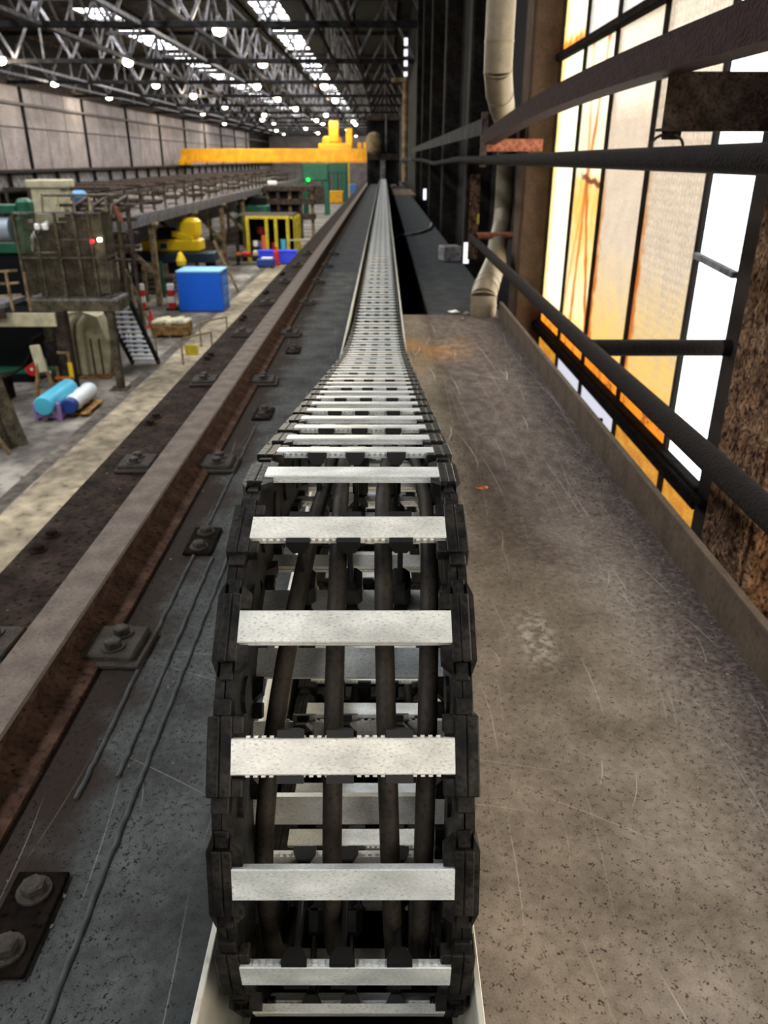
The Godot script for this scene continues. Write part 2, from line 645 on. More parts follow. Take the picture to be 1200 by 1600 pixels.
func walkway() -> void:
	var rn := deck_mat("deck_right", deck_texture(1024, 2048, -0.16, 0.80, 0.25, 2.05, true, 101), 0.12)
	deck("dusty brown grey steel deck right of the cable chain", -0.16, 0.80, 0.25, 2.05, rn)
	var rf := deck_mat("deck_right_far", deck_texture(512, 1024, -0.16, 0.80, 2.05, 5.3, true, 111), 0.12)
	deck("dusty brown deck before the round duct", -0.16, 0.80, 2.05, 5.3, rf)
	deck("dusty deck under the viewer's feet", -0.16, 0.80, -1.55, 0.25, rn)
	var ln := deck_mat("deck_left", deck_texture(512, 2048, -0.585, -0.16, 0.25, 2.05, false, 121), 0.12)
	deck("dark blue grey deck between rail and cable chain", -0.585, -0.16, 0.25, 2.05, ln)
	for k in 3:
		deck("dark deck strip between rail and cable chain, further along", -0.585, -0.16, 2.05 + 1.8 * k, 3.85 + 1.8 * k, ln)
	deck("dark deck strip behind the viewer", -0.585, -0.16, -1.55, 0.25, ln)
	var dk := mat("deck_far", c8(66, 68, 70), 0.9, 0.0, M.rust.albedo_texture, 1.1)
	dk.albedo_texture = M.toe.albedo_texture
	deck("dark deck strip beside the trough running into the distance", -0.585, -0.16, 7.45, 168.0, dk)
	deck("dark sooty deck right of the open slot", 0.30, 0.80, 5.3, 168.0, dk)
	deck("deck under the trough", -0.16, 0.095, 5.3, 168.0, dk)
	deck("dark brown girder flange under the crane rail", -0.975, -0.585, -1.55, 168.0, M.girder_dark)
	var st := mb()
	box(st, Vector3(-0.42, -0.7, -83), Vector3(1.0, 1.33, 170))
	box(st, Vector3(0.55, -0.7, -83), Vector3(0.44, 1.33, 170))
	box(st, Vector3(0.2, -1.36, -83), Vector3(0.4, 0.03, 170))
	struct("trim_1", st, M.steel_dark, "dark crane runway girder below the deck")
	st = mb()
	box(st, Vector3(0.53, 0.006, -27.0), Vector3(0.84, 0.012, 5.0), 0.003)
	struct("trim_2", st, M.concrete_dust, "tan plate over the slot far along the walkway")


# ------------------------------------------------------------------ the setting: hall
func hall_shell() -> void:
	var st := mb()
	box(st, Vector3(-10.8, HALL - 0.15, -78), Vector3(24.6, 0.3, 190))
	struct("floor", st, M.hall_floor, "pale dusty concrete hall floor far below the walkway")
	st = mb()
	box(st, Vector3(-5.7, HALL + 0.003, -35), Vector3(5.6, 0.006, 74))  # pale slab painting a patch of light onto the floor
	struct("trim_3", st, M.light_patch, "pale painted patch of light on the hall floor beside the girder")
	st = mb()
	box(st, Vector3(-8.75, HALL + 0.002, -35), Vector3(0.4, 0.004, 74))  # darker strip painting the edge of that patch of light
	struct("trim_4", st, M.light_patch_edge, "darker painted edge of the light patch on the hall floor")
	# left wall: grey panels in rows with joints, dark bands where the posts stand
	st = mb()
	box(st, Vector3(-23.25, -0.4, -78), Vector3(0.3, 16.9, 190))
	var w := struct("wall_left", st, M.steel_dark, "far hall wall of grey panels on dark posts")
	var panel := mb()
	box(panel, Vector3.ZERO, Vector3(0.12, 2.42, 3.5), 0.02)
	var pm := panel.commit()
	for i in 44:
		for j in 2:
			put("panel", pm, M.hall_wall, w, Transform3D(Basis(), Vector3(-23.05, 1.55 + 2.48 * j, 12.0 - 3.62 * i)))
	var post := mb()
	box(post, Vector3.ZERO, Vector3(0.2, 5.2, 0.14), 0.02)
	var pom := post.commit()
	for i in 15:
		put("post", pom, M.steel_dark, w, Transform3D(Basis(), Vector3(-22.9, 2.8, 10.2 - 10.86 * i)))
	var band := mb()
	box(band, Vector3(-22.9, 4.15, -78), Vector3(0.2, 0.16, 186))
	obj("rail_band", band, M.wall_band, w)
	band = mb()
	box(band, Vector3(-22.9, 5.3, -78), Vector3(0.5, 0.35, 186))
	obj("eaves_beam", band, M.steel_brown, w)
	# lower wall behind the machines
	st = mb()
	box(st, Vector3(-22.98, -3.6, -78), Vector3(0.2, 5.2, 188))
	obj("lower_wall", st, M.sheet_dark, w)
	# roof with two open strips for the skylights
	for e in [[-23.4, -16.2, "brown roof over the left third of the hall"], [-14.4, -6.8, "brown roof between the two skylight strips"], [-5.2, 1.75, "dark roof over the walkway"]]:
		st = mb()
		box(st, Vector3((e[0] + e[1]) / 2.0, 8.1, -78), Vector3(e[1] - e[0], 0.2, 190))
		var roof := struct("ceiling", st, M.roof if e[1] < 0.0 else M.sheet_dark, e[2])
		var x: float = e[0] + 1.2
		while x < e[1] - 0.3:
			bx("purlin", M.steel_brown, roof, Vector3(x, 7.92, -75), Vector3(0.09, 0.14, 180))
			x += 2.3
	for e in [[-15.3, 1.8], [-6.0, 1.6]]:
		var sk := Node3D.new()
		sk.name = numbered("window_roof")
		add_child(sk)
		sk.set_meta("kind", "structure")
		sk.set_meta("label", "strip of bright roof glazing above the trusses" if e[1] > 1.7 else "strip of bright roof glazing nearest the walkway")
		var p := mb()
		box(p, Vector3.ZERO, Vector3(e[1] - 0.1, 0.03, 1.74), 0.005)
		var pmesh := p.commit()
		var fr := mb()
		box(fr, Vector3.ZERO, Vector3(e[1], 0.12, 0.12), 0.01)
		var frm := fr.commit()
		for i in 94:
			if i % 6 != 5 and rng.randf() > 0.06:
				put("pane", pmesh, M.skylight, sk, Transform3D(Basis(), Vector3(e[0], 8.1, 12.0 - 1.86 * i)))
			else:
				put("blind_panel", pmesh, M.roof, sk, Transform3D(Basis(), Vector3(e[0], 8.1, 12.0 - 1.86 * i)))
			put("glazing_bar", frm, M.steel_brown, sk, Transform3D(Basis(), Vector3(e[0], 8.08, 12.9 - 1.86 * i)))
	# ends
	st = mb()
	box(st, Vector3(-10.8, 0.9, -172), Vector3(25.5, 14.6, 0.4))
	struct("wall_far", st, M.hall_wall, "pale end wall of the hall in the far distance")
	st = mb()
	box(st, Vector3(-10.8, 0.9, 16.5), Vector3(25.5, 14.6, 0.4))
	struct("wall_back", st, M.hall_wall, "hall end wall behind the viewer")


# ------------------------------------------------------------------ the setting: right wall with windows
func glass_texture(kind: int) -> ImageTexture:
	var w := 256
	var h := 512
	var a := noise(w, h, 0.02, 300 + kind, FastNoiseLite.TYPE_SIMPLEX_SMOOTH, 4, false)
	var b := noise(w, h, 0.16, 320 + kind, FastNoiseLite.TYPE_SIMPLEX_SMOOTH, 2, false)
	var d := PackedByteArray()
	d.resize(w * h * 3)
	for y in h:
		var v := float(y) / h
		for x in w:
			var i := y * w + x
			var u := float(x) / w
			var va := a[i] / 255.0
			var vb := b[i] / 255.0
			var col: Vector3
			match kind:
				0:      # bright, yellow at the edge
					col = Vector3(255, 250, 214).lerp(Vector3(255, 214, 110), smoothstep(0.25, 0.0, u + 0.12 * (va - 0.5)) * 0.9)
					col = col.lerp(Vector3(255, 178, 50), smoothstep(0.9, 1.0, v + 0.08 * (va - 0.5)))
				1:      # rust running from a fixing
					col = Vector3(252, 240, 198).lerp(Vector3(222, 212, 196), vb * smoothstep(0.55, 0.1, v))
					var below := smoothstep(0.39, 0.43, v) * smoothstep(0.95, 0.44, v)
					col = col.lerp(Vector3(255, 172, 40), below * (0.3 + 0.6 * va))
					col = col.lerp(Vector3(255, 190, 60), smoothstep(0.8, 1.0, v) * 0.7)
					for r in [[-0.9, 0.35], [-0.22, 0.75], [0.85, 0.9], [-0.5, 0.4], [0.62, 0.8]]:
						var up: bool = r[1] == 0.4 or r[1] == 0.8
						if up != (v < 0.41):
							continue
						var cx: float = 0.45 + r[0] * absf(v - 0.41) * 1.1 + 0.05 * (va - 0.5)
						col = col.lerp(Vector3(196, 92, 6), smoothstep(0.075, 0.012, absf(u - cx)) * r[1])
					col = col.lerp(Vector3(110, 46, 6), smoothstep(0.016, 0.003, absf(v - 0.41 - 0.05 * (u - 0.46) - 0.02 * (va - 0.5))) * smoothstep(0.15, 0.4, u))
				2, 3:   # wired, tan with a woven grain
					col = Vector3(196, 172, 144).lerp(Vector3(246, 228, 204), 0.3 * va + 0.7 * vb)
					if kind == 3:
						col *= 0.95 + 0.11 * (0.5 + 0.5 * sin(u * TAU * 20.0 + va * 5.0)) * (0.5 + 0.5 * sin(v * TAU * 46.0 + vb * 3.0)) + 0.06 * (vb - 0.5)
					col = col.lerp(Vector3(255, 204, 92), smoothstep(0.55, 1.0, v + 0.15 * (va - 0.5)) * 0.9)
					col = col.lerp(Vector3(205, 104, 16), smoothstep(0.13, 0.02, u + 0.12 * (va - 0.5)) * smoothstep(0.3, 0.7, v))
				4:      # clear
					col = Vector3(240, 252, 255)
				5:      # orange dirt
					col = Vector3(255, 190, 60).lerp(Vector3(214, 128, 26), va)
					col *= 0.72 + 0.36 * vb
				6:      # milky
					col = Vector3(226, 226, 240)
				_:      # grey obscured
					col = Vector3(206, 200, 190).lerp(Vector3(244, 240, 232), vb)
			if kind < 4:
				col = col.lerp(Vector3(255, 150, 22), smoothstep(0.88, 0.97, v + 0.06 * (va - 0.5)))
				col = col.lerp(Vector3(120, 54, 8), smoothstep(0.90, 0.99, v) * smoothstep(0.52, 0.70, va * 0.5 + vb * 0.5) * 0.9)
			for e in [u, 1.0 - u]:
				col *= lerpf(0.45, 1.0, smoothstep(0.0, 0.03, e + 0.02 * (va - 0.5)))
			d[i * 3] = clampi(int(col.x), 0, 255)
			d[i * 3 + 1] = clampi(int(col.y), 0, 255)
			d[i * 3 + 2] = clampi(int(col.z), 0, 255)
	return tex(w, h, d)


func pane(parent: Node3D, f0: float, f1: float, y0: float, y1: float, m: Material) -> void:
	var st := mb()
	var x := 1.352
	sheet(st, Vector3(x, y1, -f1), Vector3(x, y1, -f0), Vector3(x, y0, -f0), Vector3(x, y0, -f1), Vector3.LEFT)
	sheet(st, Vector3(x + 0.008, y1, -f1), Vector3(x + 0.008, y1, -f0), Vector3(x + 0.008, y0, -f0), Vector3(x + 0.008, y0, -f1), Vector3.RIGHT)
	obj("pane", st, m, parent)


func window_wall() -> void:
	var G := []
	for k in 8:
		var m := mat("glass_%d" % k, Color(0.25, 0.25, 0.25), 0.35)
		m.emission_enabled = true
		m.emission_texture = glass_texture(k)
		m.emission = Color.WHITE
		m.emission_operator = BaseMaterial3D.EMISSION_OP_MULTIPLY
		m.emission_energy_multiplier = [1.5, 1.3, 1.15, 1.08, 2.6, 1.05, 0.95, 1.0][k]
		G.append(m)
	# one bay: far column at 6.73, near column from 2.455; then two more bays towards and behind the viewer
	for b in 3:
		var o := -4.63 * b
		var w := Node3D.new()
		w.name = "window_%d" % (b + 1)
		add_child(w)
		w.set_meta("kind", "structure")
		w.set_meta("label", ["tall window of rust stained and obscured panes beside the walkway", "next window bay towards the viewer, low panes glowing yellow", "window bay behind the viewer"][b])
		var edges := [6.73, 5.93, 5.15, 4.29, 3.46, 2.99]
		var kinds: Array = [[0, 1, 2, 3, 4], [3, 2, 5, 0, 2], [2, 3, 0, 2, 4]][b]
		var tops: Array = [[0, 7, 7, 7, 4], [7, 7, 0, 7, 7], [7, 7, 7, 7, 7]][b]
		var lows: Array = [[5, 6, 6, 5, 5], [5, 5, 5, 5, 5], [5, 6, 5, 5, 5]][b]
		var bars := mb()
		for i in 5:
			var f1: float = edges[i] + o
			var f0: float = edges[i + 1] + o
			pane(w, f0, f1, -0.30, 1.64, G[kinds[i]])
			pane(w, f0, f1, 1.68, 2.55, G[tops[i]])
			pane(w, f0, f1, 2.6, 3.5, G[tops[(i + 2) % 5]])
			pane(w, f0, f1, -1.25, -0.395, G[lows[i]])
		for i in 6:
			var m := mb()
			box(m, Vector3(1.345, 1.1, -(edges[i] + o)), Vector3(0.03, 4.9, 0.022 if i < 4 else 0.032), 0.004)
			obj("mullion", m, M.window_bar, w)
		for e in [[-0.347, 0.10], [1.66, 0.05], [2.575, 0.05], [3.52, 0.06], [-1.28, 0.08]]:
			var m := mb()
			box(m, Vector3(1.33, e[0], -4.86 - o), Vector3(0.06, e[1], 3.78), 0.008)
			obj("transom", m, M.soot, w)
		var fr := mb()
		box(fr, Vector3(1.35, 1.1, -(2.80 + o)), Vector3(0.07, 4.9, 0.36), 0.008)
		obj("side_frame", fr, M.window_bar, w)
		if b == 0:
			var sill := mb()
			box(sill, Vector3(1.315, -0.325, -4.8), Vector3(0.07, 0.03, 3.9), 0.006)
			obj("sill", sill, M.soot, w)
			var bk := mb()
			bar(bk, Vector3(1.33, 0.585, -3.44), Vector3(1.32, 0.56, -3.0), 0.03, 0.025, 0.004)
			obj("glazing_bar", bk, M.steel_grey, w)
	# solid wall above, below and further along
	var st := mb()
	box(st, Vector3(1.6, 5.9, 4.88), Vector3(0.3, 4.7, 23.2))
	box(st, Vector3(1.6, -3.8, 4.88), Vector3(0.3, 5.0, 23.2))
	box(st, Vector3(1.6, 1.1, 11.8), Vector3(0.3, 5.0, 9.4))
	box(st, Vector3(1.6, 0.9, -89.4), Vector3(0.3, 14.6, 165.3))
	var wall := struct("wall_right", st, M.sheet_black, "dark sooty sheeted side wall beyond the window")
	var rib := mb()
	box(rib, Vector3.ZERO, Vector3(0.05, 7.4, 0.62), 0.012)
	var rm := rib.commit()
	var dark := mb()
	box(dark, Vector3.ZERO, Vector3(0.05, 7.4, 0.62), 0.012)
	for i in 44:
		if i % 7 == 1 or i % 7 == 2:
			continue
		put("panel", rm, M.sheet_dark, wall, Transform3D(Basis(), Vector3(1.42, 3.0, -11.9 - 0.66 * i)))
	# slits of daylight low in the far wall
	var sl := Node3D.new()
	sl.name = "window_4"
	add_child(sl)
	sl.set_meta("kind", "structure")
	sl.set_meta("label", "narrow bright slits of daylight in the dark side wall")
	for e in [[1.12, -0.2, 11.0, 0.07, 0.27], [0.98, 0.2, 20.0, 0.07, 0.24]]:
		var s := mb()
		box(s, Vector3(e[0], e[1], -e[2]), Vector3(e[3], e[4], 0.02))
		obj("pane", s, M.slit, sl)
	for k in 4:
		var s := mb()
		box(s, Vector3(0.98, 5.75 - 0.42 * k, -40.0), Vector3(0.16, 0.30 - 0.04 * k, 0.03))
		obj("pane", s, M.slit, sl)


# ------------------------------------------------------------------ crane rail and its clamps
func bolt_mesh(r: float, h: float) -> ArrayMesh:
	var st := mb()
	prism(st, hexagon(r), 0.0, h, upright(Vector3.ZERO))
	lathe(st, [Vector2(r * 1.45, 0.0), Vector2(r * 1.45, h * 0.25), Vector2(r * 0.8, h * 0.27)], 14)
	lathe(st, [Vector2(r * 0.86, h), Vector2(r * 0.7, h * 1.12), Vector2(0.0005, h * 1.14)], 12)
	return st.commit()


func crane_rail() -> void:
	var t := thing("crane_rail", "long rusty steel crane rail with a worn grey top running beside the cable chain", "rail", Vector3(-0.69, 0, 0))
	var p := PackedVector2Array([Vector2(-0.1, 0.002), Vector2(0.104, 0.002), Vector2(0.104, 0.010), Vector2(0.064, 0.022), Vector2(0.044, 0.032), Vector2(0.041, 0.048), Vector2(0.048, 0.054), Vector2(0.049, 0.070), Vector2(0.044, 0.0745),
		Vector2(-0.044, 0.0745), Vector2(-0.049, 0.070), Vector2(-0.048, 0.054), Vector2(-0.041, 0.048), Vector2(-0.044, 0.032), Vector2(-0.064, 0.022), Vector2(-0.1, 0.010)])
	var st := mb()
	prism(st, p, -168.0, 1.5)
	obj("rail_bar", st, M.rail_side, t)
	st = mb()
	prism(st, PackedVector2Array([Vector2(-0.0485, 0.0715), Vector2(0.0485, 0.0715), Vector2(0.0445, 0.0765), Vector2(-0.0445, 0.0765)]), -168.0, 1.5)
	obj("running_surface", st, M.rail_top, t)
	var bolt := bolt_mesh(0.017, 0.016)
	var nuts := mb()
	box(nuts, Vector3(0, 0.012, 0), Vector3(0.112, 0.024, 0.115), 0.004)
	box(nuts, Vector3(0.004, 0.005, 0.004), Vector3(0.135, 0.010, 0.135), 0.002)
	var plate := nuts.commit()
	var order := ["nearest", "second", "third", "fourth", "fifth", "sixth", "seventh", "eighth"]
	for side in [1, -1]:
		for k in 8:
			var f := 1.375 + 1.085 * k
			var q := thing("rail_clamp", "%s rusty two bolt clamp plate on the %s side of the crane rail" % [order[k], "chain" if side > 0 else "hall"], "rail clamp", Vector3(-0.69 + side * (0.118 if side > 0 else 0.150), 0.002, -f), "clamp plates along the crane rail")
			var pl := put("plate", plate, M.clip, q, xf(Vector3.ZERO, 0.05 * (k % 3 - 1)))
			for z in [-0.024, 0.026]:
				put("bolt", bolt, M.bolt, pl, xf(Vector3(0.006 * side, 0.024, z), 0.4 * k + z * 20.0))
	var sp := mb()
	box(sp, Vector3(0, 0.004, 0), Vector3(0.075, 0.008, 0.16), 0.002)
	var plate2 := sp.commit()
	for k in 4:
		var q := thing("bolted_plate", "%s dark splice plate with two bolts in the deck between rail and chain" % order[k], "plate", Vector3(-0.497, 0.001, -(0.725 + 1.16 * k)), "splice plates in the dark deck")
		var pl := put("plate", plate2, M.soot, q)
		for z in [-0.045, 0.045]:
			put("bolt", bolt, M.clip, pl, xf(Vector3(0, 0.008, z), 1.1 * k + z * 9.0))
	for k in 6:
		var q := thing("flange_bolt", "%s pair of bolts along the hall edge of the girder flange" % order[k], "bolts", Vector3(-0.93, 0.0, -(1.885 + 1.085 * k)), "bolts along the girder edge")
		for z in [-0.045, 0.045]:
			put("bolt", bolt, M.girder_dark, q, xf(Vector3(0, 0.0, z), k + z))
	# weld beads in the dark deck
	for e in [[-0.412, 0.45, 2.3, "long weld bead in the dark deck nearest the chain"], [-0.505, 0.95, 2.9, "weld bead in the dark deck nearest the rail"], [-0.452, 1.0, 1.8, "short faint weld bead between two longer ones in the dark deck"]]:
		var pts := []
		var f: float = e[1]
		while f < e[2]:
			pts.append(Vector3(e[0] + rng.randf_range(-0.0015, 0.0015), 0.0005 + rng.randf_range(-0.0012, 0.001), -f))
			f += 0.018
		st = mb()
		tube(st, pts, 0.0048, 7)
		tag(obj("weld_bead", st, M.bead), e[3], "weld")


# ------------------------------------------------------------------ trough
func trough() -> void:
	var t := thing("guide_trough", "pale sheet steel guide trough under the long black cable chain", "trough", Vector3(-0.0395, 0, 0))
	for s in [-1, 1]:
		var st := mb()
		box(st, Vector3(s * 0.1240, 0.141, -16.3), Vector3(0.003, 0.278, 34.0), 0.0006)
		box(st, Vector3(s * 0.1235, 0.2805, -16.3), Vector3(0.006, 0.004, 34.0), 0.0008)
		obj("side_wall", st, M.trough, t)
	var st := mb()
	box(st, Vector3(0, 0.004, -16.3), Vector3(0.247, 0.004, 34.0))
	obj("base", st, M.soot, t)


# ------------------------------------------------------------------ chain
func side_plate(kind: int, s: float) -> ArrayMesh:
	var st := mb()
	var r := 0.050
	var stad := PackedVector2Array()
	for k in 11:
		var a := -PI / 2 + PI * k / 10.0
		stad.append(Vector2(PITCH / 2 + r * cos(a) * 0.92, r * sin(a)))
	for k in 11:
		var a := PI / 2 + PI * k / 10.0
		stad.append(Vector2(-PITCH / 2 + r * cos(a) * 0.92, r * sin(a)))
	var x0 := 0.1015 if kind == 0 else 0.0925
	# polygon (chain direction, out) pushed sideways
	var X := Transform3D(Basis(Vector3(0, 0, 1), Vector3(0, 1, 0), Vector3(s, 0, 0)), Vector3.ZERO)
	prism(st, stad, x0, x0 + 0.008, X)
	# pin bosses
	var small := PackedVector2Array()
	for k in 14:
		small.append(Vector2(cos(TAU * k / 14), sin(TAU * k / 14)) * 0.017)
	for e in [-1, 1]:
		var bz := PackedVector2Array()
		for q in small:
			bz.append(q + Vector2(e * PITCH / 2, 0))
		prism(st, bz, x0 - 0.003, x0 + 0.0105, X)
	for o in [1.0, -1.0]:        # outer edge, inner edge
		if kind == 0:
			box(st, Vector3(s * 0.0977, o * 0.0465, 0), Vector3(0.0103, 0.0215, 0.066), 0.0012)
			box(st, Vector3(s * 0.1083, o * 0.0465, 0), Vector3(0.0103, 0.0215, 0.066), 0.0012)
			for z in [-1, 1]:
				box(st, Vector3(s * 0.0880, o * 0.0505, z * 0.0255), Vector3(0.0095, 0.0125, 0.015), 0.0012)
				box(st, Vector3(s * 0.1020, o * 0.0465, z * 0.0395), Vector3(0.0150, 0.0150, 0.014), 0.001)
		else:
			box(st, Vector3(s * 0.0967, o * 0.0465, 0), Vector3(0.0083, 0.0215, 0.062), 0.0012)
			box(st, Vector3(s * 0.1053, o * 0.0465, 0), Vector3(0.0083, 0.0215, 0.062), 0.0012)
			# chamfered cheeks
			var ch := PackedVector2Array([Vector2(-0.043, 0.1085), Vector2(-0.030, 0.1140), Vector2(0.030, 0.1140), Vector2(0.043, 0.1085)])
			var Y := Transform3D(Basis(Vector3(0, 0, 1), Vector3(s, 0, 0), Vector3(0, o, 0)), Vector3.ZERO)
			prism(st, ch, 0.030, 0.0545, Y)
			for z in [-1, 1]:
				var fl := PackedVector2Array([Vector2(z * 0.0165, 0.0932), Vector2(z * 0.0165, 0.0835), Vector2(z * 0.031, 0.0835), Vector2(z * 0.040, 0.0932)])
				prism(st, fl, 0.042, 0.0560, Y)
				box(st, Vector3(s * 0.1010, o * 0.0455, z * 0.0385), Vector3(0.0120, 0.0130, 0.016), 0.001)
	return st.commit()


func crossbar(o: float, toothed: bool) -> ArrayMesh:
	var st := mb()
	var p := PackedVector2Array()
	for q in [[-0.0148, 0.0495], [-0.0148, 0.0565], [-0.0138, 0.0575], [0.0138, 0.0575], [0.0148, 0.0565], [0.0148, 0.0545], [0.0134, 0.0540], [0.0134, 0.0526], [0.0152, 0.0522], [0.0152, 0.0495]]:
		p.append(Vector2(q[0], q[1] * o))
	prism(st, p, -0.0930, 0.0930, Transform3D(Basis(Vector3(0, 0, 1), Vector3(0, 1, 0), Vector3(1, 0, 0)), Vector3.ZERO))
	if toothed:
		for k in 25:
			for z in [-0.0156, 0.0158]:
				box(st, Vector3(-0.0795 + 0.1590 * k / 24.0, o * 0.0532, z), Vector3(0.0034, 0.0034, 0.0020))
	return st.commit()


func separator() -> ArrayMesh:
	var st := mb()
	for o in [1.0, -1.0]:
		for z in [-1, 1]:
			var tr := PackedVector2Array([Vector2(-0.0112, 0.0572), Vector2(0.0112, 0.0572), Vector2(0.0112, 0.0520), Vector2(0.0058, 0.0425), Vector2(-0.0058, 0.0425), Vector2(-0.0112, 0.0520)])
			var q := PackedVector2Array()
			for v in tr:
				q.append(Vector2(v.x, v.y * o))
			prism(st, q, 0.0153, 0.0215, Transform3D(Basis(Vector3(1, 0, 0), Vector3(0, 1, 0), Vector3(0, 0, z)), Vector3.ZERO))
		box(st, Vector3(0, o * 0.0450, 0), Vector3(0.0120, 0.0060, 0.042), 0.001)
	box(st, Vector3(0, 0, 0), Vector3(0.0050, 0.088, 0.024), 0.001)
	box(st, Vector3(0, -0.028, 0), Vector3(0.0220, 0.034, 0.032), 0.006)
	return st.commit()


func cable_chain() -> void:
	var t := thing("cable_chain", "long black plastic cable chain with aluminium crossbars looping up out of its trough", "cable chain", Vector3.ZERO)
	var plates := [[side_plate(0, -1), side_plate(0, 1)], [side_plate(1, -1), side_plate(1, 1)]]
	var bars := [[crossbar(1, true), crossbar(1, false)], [crossbar(-1, true), crossbar(-1, false)]]
	var sep := separator()
	var s0 := s_of_angle(57.4)
	var k_lo := -30
	var k_hi := 68
	for k in range(k_lo, k_hi + 1):
		var kind := absi(k) % 2
		var X := link_frame(s0 + k * PITCH)
		X.basis = X.basis * Basis(Vector3.UP, rng.randf_range(-0.004, 0.004))
		for s in 2:
			put("side_plate", plates[kind][s], M["plastic_%d" % rng.randi_range(0, 2)], t, X)
		put("crossbar", bars[0][kind], M["galv_%d" % rng.randi_range(0, 3)], t, X)
		put("crossbar", bars[1][kind], M["galv_%d" % rng.randi_range(0, 3)], t, X)
		if kind == 0:
			for x in [-0.0456, -0.0013, 0.0488]:
				put("separator", sep, M.plastic_clean, t, X * Transform3D(Basis(), Vector3(x + rng.randf_range(-0.002, 0.002), 0, 0)))
	# the rest of both runs, too small to pick apart
	for kind in 2:
		var am: ArrayMesh = ArrayMesh.new()
		var parts := [[plates[kind][0], M.plastic_0], [plates[kind][1], M.plastic_1], [bars[0][kind], M.galv_0], [bars[1][kind], M.galv_1]]
		for e in parts:
			var st := SurfaceTool.new()
			st.append_from(e[0], 0, Transform3D())
			st.set_material(e[1])
			st.commit(am)
		if kind == 0:
			var st := SurfaceTool.new()
			for x in [-0.0456, -0.0013, 0.0488]:
				st.append_from(sep, 0, Transform3D(Basis(), Vector3(x, 0, 0)))
			st.set_material(M.plastic_clean)
			st.commit(am)
		var spots := []
		var total: float = path_s[-1]
		for k in range(-380, 400):
			var s := s0 + k * PITCH
			if absi(k) % 2 != kind or (k >= k_lo and k <= k_hi) or s < 0.2 or s > total - 0.2:
				continue
			spots.append(link_frame(s))
		var mm := MultiMesh.new()
		mm.transform_format = MultiMesh.TRANSFORM_3D
		mm.mesh = am
		mm.instance_count = spots.size()
		for i in spots.size():
			mm.set_instance_transform(i, spots[i])
		var o := MultiMeshInstance3D.new()
		o.name = "distant_links"
		o.multimesh = mm
		t.add_child(o, true)
		stuff(o)


func cables() -> void:
	var mid := s_of_angle(90.0)
	var top := s_of_angle(0.0)
	var low := [-0.071, -0.018, 0.039, 0.074]
	var high := [-0.046, -0.016, 0.039, 0.078]
	var names := ["leftmost of the four dark cables inside the chain loop", "second dark cable from the left inside the chain loop", "third dark cable from the left inside the chain loop", "rightmost of the four dark cables inside the chain loop"]
	for c in 4:
		var pts := []
		var s := 0.3
		var total: float = path_s[-1]
		while s < total - 0.3:
			var a := path_at(s - 0.02)
			var b := path_at(s + 0.02)
			var m := (a + b) / 2.0
			var n := Vector2(-(b.y - a.y), b.x - a.x).normalized()      # outwards from the loop
			var w := smoothstep(mid, top, s)
			var x: float = lerpf(low[c], high[c], w) + 0.006 * sin(s * 5.0 + c * 2.1)
			var out := 0.012 * sin(s * 3.3 + c * 1.3) + 0.006
			var q := m + n * out
			pts.append(Vector3(CHAIN_X + x, q.y, -q.x))
			s += 0.025 if absf(s - mid) < 1.6 else 0.2
		var st := mb()
		tube(st, pts, 0.0088, 10)
		tag(obj("cable", st, M.cable_jacket), names[c], "cable", "cables in the chain")


# ------------------------------------------------------------------ railing, columns, duct
func bx(called: String, m: Material, parent: Node3D, c: Vector3, s: Vector3, bev := 0.0, B := Basis()) -> MeshInstance3D:
	var st := mb()
	box(st, c, s, bev, B)
	return obj(called, st, m, parent)


func rod(called: String, m: Material, parent: Node3D, pts: Array, r: float, sides := 10) -> MeshInstance3D:
	var st := mb()
	tube(st, pts, r, sides)
	return obj(called, st, m, parent)


